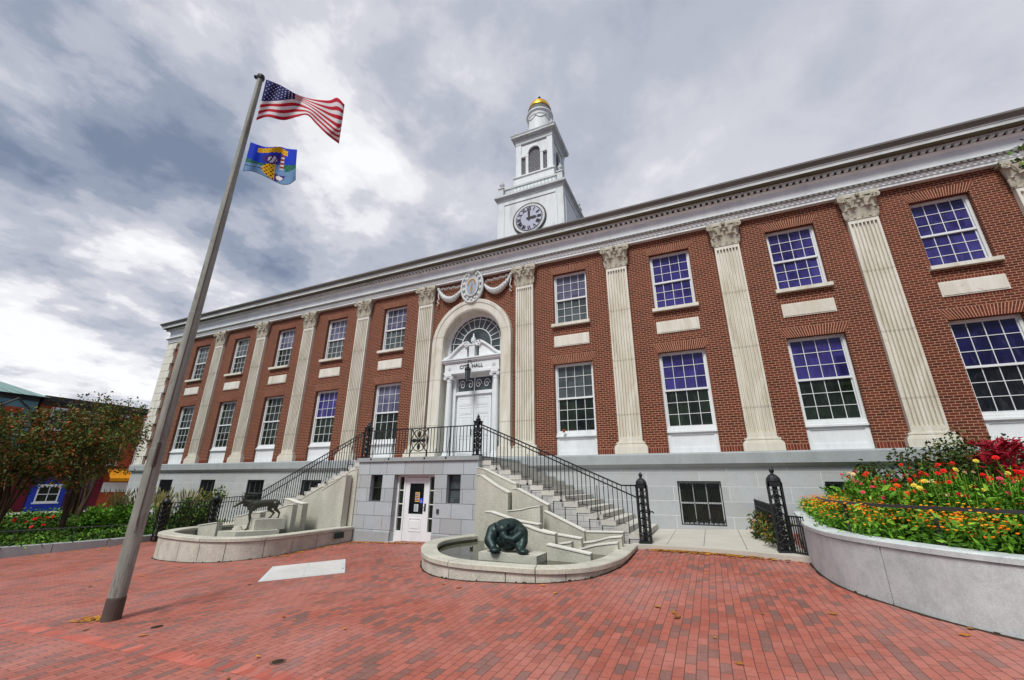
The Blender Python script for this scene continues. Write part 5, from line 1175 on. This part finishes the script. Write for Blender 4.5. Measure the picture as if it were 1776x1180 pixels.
for r in range(9):
    for c in range(6 if r % 2 == 0 else 5):
        u = .42*((c*2+1+(r % 2))/12); v = 7/13*((r+1)/10); base = upt(u, v); du = (upt(u+.01, v)-base).normalized(); dv = (upt(u, v+.01)-base).normalized()
        nm_ = du.cross(dv).normalized();  nm_ = nm_ if nm_.dot(CAM-base) > 0 else -nm_
        vs = [base+nm_*.012+(du*sin(k*PI/5)+dv*-cos(k*PI/5))*(.021 if k % 2 == 0 else .009) for k in range(10)]; q.add(vs, [tuple(range(10))])
st_ = q.obj('stars', M['flag_white'], usflag)
T = [(0, (178, 703)), (.33, (310, 745)), (.55, (430, 742)), (.75, (500, 760)), (1, (592, 770))]
Mi = [(0, (145, 835)), (.33, (270, 880)), (.55, (390, 900)), (.75, (480, 915)), (1, (582, 900))]
B = [(0, (108, 960)), (.2, (200, 965)), (.45, (330, 1020)), (.7, (440, 1075)), (.85, (520, 1078)), (1, (578, 1040))]
def cff(u, v):
    du, dv = (u-.56)/.22, (v-.72)/.26
    if abs(v-(.12+.035*sin(u*9))) < .075 and .18 < u < .80: return 'f_black' if sin(u*80)*sin(v*70) > .72 else 'f_yellow'
    if .66 < u < .74 and .2 < v < .6: return 'f_rust' if sin(v*60) > -.2 else 'flag_white'
    if ((u-.50)/.085)**2+((v-.37)/.09)**2 < 1: return 'flag_white' if sin(u*75+v*20) > -.45 else 'f_dk'
    if ((u-.49)/.16)**2+((v-.36)/.14)**2 < 1: return 'f_dk'
    if du*du+dv*dv < 1:
        if u < .56: return 'f_black' if sin(u*85)*sin(v*48) > .35 else 'f_yellow'
        if v > .78: return 'flag_white' if ((u-.66)/.07)**2+((v-.86)/.06)**2 < 1 else 'f_dk'
        return 'f_water' if v > .5 else 'f_blue'
    if v < .5+.04*sin(u*7): return 'f_blue'
    if v < .64+.03*sin(u*9+1): return 'f_black' if abs(sin(u*26+v*30)) > .97 else 'f_green'
    return 'f_black' if abs(v-.76-.02*sin(u*12)) < .012 and u < .4 else 'f_water'
cflag, cpt = flag('city_flag', 'blue, green and pale blue city flag with a yellow emblem below the striped flag', T, Mi, B, .5, (400, 110), 5.129, cff, 64, 48, lambda u, v: .14*u*sin(u*7+v*1.2)+.03*sin(u*17))

# ================================================================== PLAZA DETAILS
q = MB(); C4 = [(.58, -9.41), (-.79, -8.02), (.34, -6.72), (1.78, -8.17)]
def pln(pts, k, dz): c_ = (sum(p[0] for p in pts)/4, sum(p[1] for p in pts)/4); return [(c_[0]+(p[0]-c_[0])*k, c_[1]+(p[1]-c_[1])*k, 0) for p in pts]
def gprism(mb, pts, z0, z1): n_ = len(pts); mb.add([(x, y, G(x, y)+z1) for x, y, _ in pts]+[(x, y, G(x, y)+z0) for x, y, _ in pts], [tuple(range(n_))]+[(i, i+n_, (i+1) % n_+n_, (i+1) % n_) for i in range(n_)])
gprism(q, pln(C4, 1.0, 0), -.02, .004); sl_ = q.obj('ground_slab', M['granite']); tag(sl_, 'flat pale marble slab with a grey rim set into the brick plaza', 'slab')
q = MB()
for a0, a1 in ((0, .5), (.5, 1)):
    P4 = pln(C4, .93, 0); A_, B_, C_, D_ = [Vector(p) for p in P4]; g_ = .01
    gprism(q, [A_.lerp(D_, a0+g_), B_.lerp(C_, a0+g_), B_.lerp(C_, a1-g_), A_.lerp(D_, a1-g_)], .0, .010)
q.obj('marble_top', M['plate'], sl_)
def cover(x, y, r, label, mat):
    q = MB(); g_ = G(x, y); vs = [(x+r*cos(2*PI*i/20), y+r*sin(2*PI*i/20)) for i in range(20)]; gprism(q, [(a, b_, 0) for a, b_ in vs], -.02, .006)
    o = tag(q.obj('utility_cover', mat), label, 'cover'); q = MB(); gprism(q, [(x+(a-x)*.72, y+(b_-y)*.72, 0) for a, b_ in vs], 0, .010); q.obj('lid', M['shade_and_lid'] if 'shade_and_lid' in M else M['paver_band'], o)
cover(1.98, -11.97, .075, 'small round metal cover in the bricks just right of the flagpole base', M['shadowgap'])
cover(4.95, -12.3, .085, 'round worn cover in the bricks at the bottom centre of the plaza', M['paver_band'])
random.seed(21); q = MB()
def litter(n_, fn):
    for _ in range(n_):
        x, y = fn(); s_ = random.uniform(.022, .052); a = random.uniform(0, 2*PI); g_ = G(x, y)+.008
        q.add([(x+s_*cos(a+k*PI/2)*(1.6 if k % 2 else .8), y+s_*sin(a+k*PI/2)*(1.6 if k % 2 else .8), g_+random.uniform(0, .018)) for k in range(4)], [(0, 1, 2, 3)])
litter(460, lambda: (lambda x: (x, fy(x)-abs(random.gauss(0, .16))-.02))(random.triangular(7.8, 11.2, 8.4)))
litter(260, lambda: (random.uniform(-2.2, 2.2), -3.75-abs(random.gauss(0, .12))))
litter(90, lambda: (-2.3+abs(random.gauss(0, .15)), random.uniform(-7, -3.8)))
litter(80, lambda: (-12.0+abs(random.gauss(0, .5)), random.uniform(-9, -4.5)))
litter(80, lambda: (random.uniform(-8, 12.5), random.uniform(-14, -5)))
litter(40, lambda: (.45+random.gauss(0, .12), -12.1+random.gauss(0, .08)))
tag(q.obj('fallen_leaves', M['leaf_fall']), 'dry yellow and brown leaves scattered along the kerb and walls on the bricks', 'leaves', kind='stuff')
t_ = thing('flower_pot', (5.18, -.02+.15, 3.80), 'tiny terracotta pot on the ledge of the lower window right of the entrance', 'flower pot')
q = MB(); q.lathe([(.045, 0), (.06, .10), (.07, .10), (.07, .13)], -.72, 0, -.02, 12); q.obj('pot', M['terracotta'], t_)

# ================================================================== LEFT BED
cb = [(-13.6, -14), (-13.0, -11), (-12.62, -9.2), (-12.25, -7.4), (-12.1, -6.0), (-12.3, -4.7)]
P2 = resample(cb, .3); N2_ = normals(P2); kb = thing('bed_kerb', (0, 0, 0), 'low grey granite kerb edging the left planting bed', 'kerb')
mb = MB(); wall_run(mb, P2, [n_ if n_.x > 0 else -n_ for n_ in N2_], 0, .28, lambda x, y: G(x, y)-.1, -.34, [1.5, 3.1, 4.6, 6.1, 7.6]); mb.obj('kerb_stones', M['stone'], kb)
r2 = thing('bed_rail', (0, 0, 0), 'low thin dark metal rail above the kerb of the left planting bed', 'railing'); mb = MB(); RL = [Vector((p.x-.45, p.y, .12)) for p in P2]
mb.tube(RL, .022, 6); mb.obj('top_rail', M['steel'], r2)
for i in range(2, len(RL), 5): q = MB(); q.tube([(RL[i].x, RL[i].y, -.7), tuple(RL[i])], .018, 6); q.obj('post', M['steel'], r2)
q = MB(); q.add([(p.x-.25, p.y, -.42) for p in P2]+[(-12.2, -1.2, -.32), (-26, -1.2, -.6), (-26, -14, -.6)], [tuple(range(len(P2)+3))]); struct(q.obj('bed_soil', M['lawn']))
random.seed(9); q = MB(); q2 = MB(); f3 = MB()
def bedpt():
    while True:
        x, y = random.uniform(-25, -12.6), random.uniform(-13.5, -1.3)
        if random.random() < 1-abs(x+13)/16: return x, y
for _ in range(1150):
    x, y = bedpt(); h_ = random.uniform(.12, .42)*(1 if x > -17 else 2.1); m_ = q if random.random() < .6 else q2
    leaves(m_, 44, lambda: (x+random.gauss(0, .22), y+random.gauss(0, .22), -.4+h_*random.random()), .07, 2.0, .5)
tag(q.obj('ground_cover', M['leaf_mid']), 'green leafy ground cover filling the left planting bed', 'plants', kind='stuff')
tag(q2.obj('bright_ground_cover', M['leaf_green']), 'bright green low perennials mixed through the left planting bed', 'plants', kind='stuff')
for _ in range(26):
    x, y = random.uniform(-15.5, -13.2), random.uniform(-12.5, -7.6); 
    for k in range(3): zinnia_flower(f3, (x+random.gauss(0, .15), y+random.gauss(0, .15), .15+random.uniform(0, .35)), .075)
    leaves(f3, 0, lambda: (0, 0, 0), .1)
tag(f3.obj('red_flower_patch', M['z_red']), 'scattered bright red flowers at the far left of the planting bed', 'flowers', kind='stuff')
def grass_clump(x, y, z, h_, n_, label, mat, plume=True):
    t_ = thing('ornamental_grass', (x, y, z), label, 'grass clump', 'ornamental grasses by the hall'); q = MB(); q2 = MB()
    for _ in range(n_):
        a = random.uniform(0, 2*PI); L = h_*random.uniform(.6, 1); sp_ = random.uniform(.1, .55)*L; w_ = .008; dx, dy = cos(a), sin(a); v_ = Vector((-dy, dx, 0))*w_
        pts = [Vector((0, 0, 0)), Vector((dx*sp_*.3, dy*sp_*.3, L*.55)), Vector((dx*sp_*.7, dy*sp_*.7, L*.9)), Vector((dx*sp_*1.1, dy*sp_*1.1, L*.88))]
        q.add([p+v_*(1-i/4) for i, p in enumerate(pts)]+[p-v_*(1-i/4) for i, p in enumerate(pts)], [(i, i+1, i+5, i+4) for i in range(3)])
        if plume and random.random() < .12: q2.tube([pts[2], pts[2]+Vector((dx*.05, dy*.05, .15)), pts[2]+Vector((dx*.1, dy*.1, .32))], [.006, .028, .004], 5, False)
    q.obj('blades', mat, t_)
    if q2.v: q2.obj('plumes', M['grass_tan'], t_)
for i, (x, y, h_) in enumerate([(-13.0, -2.4, 1.9), (-14.6, -2.5, 1.9), (-16.0, -3.0, 1.9), (-17.6, -3.0, 1.9), (-19.2, -3.4, 1.8), (-15.4, -4.6, 1.5), (-13.2, -4.3, 1.3)]):
    grass_clump(x, y, -.42, h_, 420, ['plumed tan ornamental grass nearest the left iron fence', 'tall tufted grass in front of the second basement window left of the steps', 'feathery buff grass clump midway along the basement wall', 'wispy grass clump just right of the leaning trees', 'arching grass clump at the far corner of the hall', 'shorter golden grass clump in front of the plumed row', 'low green grass tuft beside the hedge gatepost'][i], M['grass_tan'] if i != 6 else M['grass_green'])
shrub('round_shrub', 'rounded green shrub between the two left gateposts behind the fence', (-12.6, -3.2, -.45), (.8, .8, 1.5), 2600, .09, M['leaf_mid'])
shrub('round_shrub', 'broad yellowish green shrub left of the flagpole behind the low rail', (-14.2, -5.6, -.5), (1.0, 1.2, 1.1), 2600, .09, M['leaf_green'])
def tree(label, base, stems, crown, n_, size, mat, seed, lean=(0, 0)):
    random.seed(seed); t_ = thing('small_tree', base, label, 'tree', 'small trees in the left bed'); q = MB(); tips = []
    for s_ in range(stems):
        a = random.uniform(0, 2*PI); h_ = crown[2]*random.uniform(.7, 1.0); sp_ = random.uniform(.25, .7)*crown[0]
        pts = [Vector((0, 0, 0)) + Vector((cos(a), sin(a), 0))*.08]
        for k in range(1, 7): f_ = k/6; pts.append(Vector((cos(a)*sp_*f_**1.4+lean[0]*f_+random.gauss(0, .05), sin(a)*sp_*f_**1.4+lean[1]*f_+random.gauss(0, .05), h_*f_)))
        q.tube(pts, [.075*(1-.8*k/6) for k in range(7)], 7)
        for b_ in range(9):
            f_ = random.uniform(.42, 1); i = min(5, int(f_*6)); p = pts[i].lerp(pts[i+1], f_*6-i if i < 5 else 0); aa = random.uniform(0, 2*PI); L = random.uniform(.5, 1.3)
            e_ = p+Vector((cos(aa)*L, sin(aa)*L, L*random.uniform(.1, .75))); q.tube([p, p.lerp(e_, .5)+Vector((0, 0, .06)), e_], [.025, .014, .005], 5); tips += [e_, p.lerp(e_, .65), p.lerp(e_, .35)]
            for c_ in range(3):
                e2 = e_+Vector((random.gauss(0, .3), random.gauss(0, .3), random.gauss(.1, .25))); q.tube([e_, e2], [.008, .003], 4, False); tips.append(e2)
    q.obj('trunk', M['bark'], t_); q = MB()
    def fn(): p = random.choice(tips); return (p.x+random.gauss(0, .17), p.y+random.gauss(0, .17), p.z+random.gauss(0, .13))
    leaves(q, n_, fn, size, 1.8, .2); q.obj('crown', mat, t_); return t_
tree('multi-stemmed dark leafed tree in front of the brick shops, nearest the flagpole', (-15.2, -6.9, -.5), 5, (2.0, 2.0, 6.2), 5200, .075, M['leaf_dark'], 31)
tree('bushy dark tree with crossing stems in the middle of the left bed', (-16.5, -8.4, -.5), 6, (2.2, 2.2, 5.9), 5400, .075, M['leaf_dark'], 32)
tree('slender leaning tree at the extreme left edge of the bed', (-15.6, -10.3, -.5), 4, (2.2, 2.2, 5.4), 5600, .075, M['leaf_dark'], 33)
tree('thin leaning tree between the shops and the corner of the hall', (-18.2, -5.4, -.5), 4, (1.7, 1.7, 6.9), 4600, .075, M['leaf_dark'], 34, (.3, .9))
tree('sparse reddish leafed tree beyond the others near the hall corner', (-20.5, -4.6, -.5), 4, (1.8, 1.8, 6.2), 4400, .08, M['leaf_dark'], 35)
# a tree whose leaves just reach into the right edge
p = at(1800, 300, 'y', -7.5); t_ = thing('maple_tree', (p.x+2.62, -7.2, G(18, -7)), 'leafy green tree whose twigs reach in at the right edge of the picture', 'tree'); q = MB(); zt = p.z-G(18, -7)
q.tube([(0, 0, 0), (.1, 0, zt*.5), (0, 0, zt)], [.2, .16, .08], 8); tips = []
random.seed(8)
for i in range(26):
    a = random.uniform(0, 2*PI); e_ = Vector((cos(a)*random.uniform(.8, 2.3), sin(a)*random.uniform(.8, 2.2), zt+random.uniform(-1.0, 1.6))); s_ = Vector((0, 0, zt*random.uniform(.6, .95))); q.tube([s_, s_.lerp(e_, .5)+Vector((0, 0, .15)), e_], [.05, .03, .008], 5); tips += [s_.lerp(e_, .7), e_]
q.obj('trunk', M['bark'], t_); q = MB()
leaves(q, 5200, lambda: (lambda p_: (p_.x+random.gauss(0, .28), p_.y+random.gauss(0, .28), p_.z+random.gauss(0, .25)))(random.choice(tips)), .10, 1.5, .2); q.obj('crown', M['leaf_mid'], t_)

# ================================================================== BACKGROUND STREET
def bldg(name, label, x, y0, y1, z1, mat, dep=12, z0=-.9):
    t_ = thing(name, (x, (y0+y1)/2, z0), label, 'building'); q = MB(); q.box(-dep, 0, (y0-y1)/2, (y1-y0)/2, 0, z1-z0); q.obj('wall', mat, t_); return t_, (y0+y1)/2, z0
def bwin(t_, yc, z0, y, z, w_, h_, frame='white', pane='g_dark', x=0):
    q = MB(); y -= yc; z -= z0; f_ = .09
    for a, b_, c, d in ((-w_/2, -w_/2+f_, 0, h_), (w_/2-f_, w_/2, 0, h_), (-w_/2+f_, w_/2-f_, 0, f_), (-w_/2+f_, w_/2-f_, h_-f_, h_), (-w_/2+f_, w_/2-f_, h_/2-.03, h_/2+.03), (-.025, .025, f_, h_)): q.box(x, x+.07, y+a, y+b_, z+c, z+d)
    q.box(x, x+.16, y-w_/2-.1, y+w_/2+.1, z-.12, z); q.box(x, x+.12, y-w_/2-.1, y+w_/2+.1, z+h_, z+h_+.16)
    o = q.obj('window', M[frame], t_); q = MB(); q.box(x-.02, x+.02, y-w_/2+.02, y+w_/2-.02, z+.02, z+h_-.02); q.obj('pane', M[pane], o)
BX = -45
t_, yc, z0 = bldg('brick_shop_building', 'red brick shop row with a purple storefront seen through the trees', BX, .2, 14, 9.2, M['brick2'])
for y in (1.6, 4.0, 6.4, 8.8, 11.2, 13):
    bwin(t_, yc, z0, y, 6.3, 1.1, 1.8, pane='g_grey'); bwin(t_, yc, z0, y, 3.4, 1.1, 1.7, pane='g_dark')
q = MB(); q.box(0, .3, -6.9, 6.9, 9.6, 10.1); q.box(0, .18, -6.9, 6.9, 9.3, 9.6); q.obj('cornice', M['roof'], t_)
q = MB(); q.box(0, .15, .5-yc, 5.6-yc, .0, 3.1); q.obj('purple_shopfront', M['purple'], t_)
q = MB(); q.box(0, .12, 5.62-yc, 6.3-yc, 0, 4.6); q.obj('maroon_pilaster', M['maroon'], t_); q = MB(); q.box(0, .17, .25-yc, 1.35-yc, 0, 3.6); q.obj('maroon_pilaster', M['maroon'], t_)
q = MB(); yy = 2.6-yc; q.prism([(0, yy-1.15, 0), (0, yy+1.15, 0), (0, yy+1.15, 1.9), (0, yy+.8, 2.5), (0, yy, 2.75), (0, yy-.8, 2.5), (0, yy-1.15, 1.9)], (.16, 0, 0), (.28, 0, 0)); q.obj('blue_arch_surround', M['blue'], t_)
bwin(t_, yc, z0, 2.6, .0, 1.5, 1.35, x=.29)
q = MB(); q.prism([(0, yy+.22*sin(k*PI/5)*(1 if k % 2 == 0 else .42), 2.45+.22*cos(k*PI/5)*(1 if k % 2 == 0 else .42)) for k in range(10)], (.29, 0, 0), (.33, 0, 0)); q.obj('star', M['f_yellow'], t_)
q = MB(); ya, yb = 6.4-yc, 9.6-yc; q.add([(0, ya, 3.9), (0, yb, 3.9), (1.1, yb, 3.0), (1.1, ya, 3.0), (1.1, yb, 2.7), (1.1, ya, 2.7)], [(0, 1, 2, 3), (3, 2, 4, 5)]); q.obj('awning', M['awning'], t_)
q = MB(); q.box(.02, .12, ya, yb, 1.7, 2.6); q.obj('shop_sign', M['white'], t_)
t_, yc, z0 = bldg('teal_building', 'teal sided building with a pale green metal hipped roof at the far left', BX, -9, -.0, 9.0, M['tealwall'])
q = MB(); ov = .5; q.add([(ov, -4.5-ov, 9.9), (ov, 4.5+ov, 9.9), (-12.5, 4.5+ov, 9.9), (-12.5, -4.5-ov, 9.9), (-5, -1.5, 12.0), (-5, 1.0, 12.0)], [(0, 1, 5, 4), (1, 2, 5), (2, 3, 4, 5), (3, 0, 4), (3, 2, 1, 0)])
for i in range(1, 14): y = -5+i*.75; k = min(1, max(0, (abs(y+.25)-1.25)/3.7)); q.tube([(ov+.02, y, 9.93), (-5+5.4*k, y*(1-.0)*(.3+.7*k), 12.03-2.1*k)], .03, 4)
q.obj('roof', M['tealroof'], t_)
q = MB(); q.box(0, .12, -4.5, 4.5, 9.5, 9.9); q.obj('eave_board', M['roof'], t_)
q = MB(); gy = -1.5-yc; q.prism([(0, gy-1.3, 8.3), (0, gy+1.3, 8.3), (0, gy, 9.4)], (0, 0, 0), (.6, 0, 0)); q.obj('gable', M['tealwall'], t_)
q = MB(); q.tube([(.65, gy-1.5, 8.2), (.65, gy, 9.5), (.65, gy+1.5, 8.2)], .09, 4); q.obj('gable_trim', M['roof'], t_)
q = MB(); q.box(.6, .66, gy-.6, gy+.6, 8.25, 8.75); q.obj('gable_shutter', M['brick2'], t_)
for y in (-7.5, -5, -2.5, -.8): bwin(t_, yc, z0, y, 5.6, 1.0, 1.5, pane='g_grey'); bwin(t_, yc, z0, y, 2.9, 1.2, 1.3, 'cream', 'g_dark')
q = MB(); q.box(0, .2, -4.5, 4.5, 4.9, 5.4); q.box(0, .2, 3.7, 4.4, 0, 4.9); q.obj('cream_trim', M['cream'], t_)
q = MB(); q.add([(0, -4.4, 3.3), (0, 3.5, 3.3), (1.2, 3.5, 2.5), (1.2, -4.4, 2.5)], [(0, 1, 2, 3)]); q.obj('awning', M['tealaw'], t_)
t_, yc, z0 = bldg('corner_building', 'cream corniced brick building beyond the corner of the hall', -48, 14.1, 34, 9.8, M['brick2'])
q = MB(); q.box(0, .5, -9.9, 9.9, 10.1, 10.9); q.obj('cornice', M['cream'], t_)
for y in (15.5, 18, 20.5, 23): bwin(t_, yc, z0, y, 6.3, 1.1, 1.8); bwin(t_, yc, z0, y, 3.4, 1.1, 1.7)
t_, yc, z0 = bldg('grey_building', 'plain grey building at the left end of the street beyond the teal house', BX-1, -34, -9.2, 7.5, M['stone'])
for y in (-12, -15, -18, -21): bwin(t_, yc, z0, y, 4.3, 1.2, 1.6)
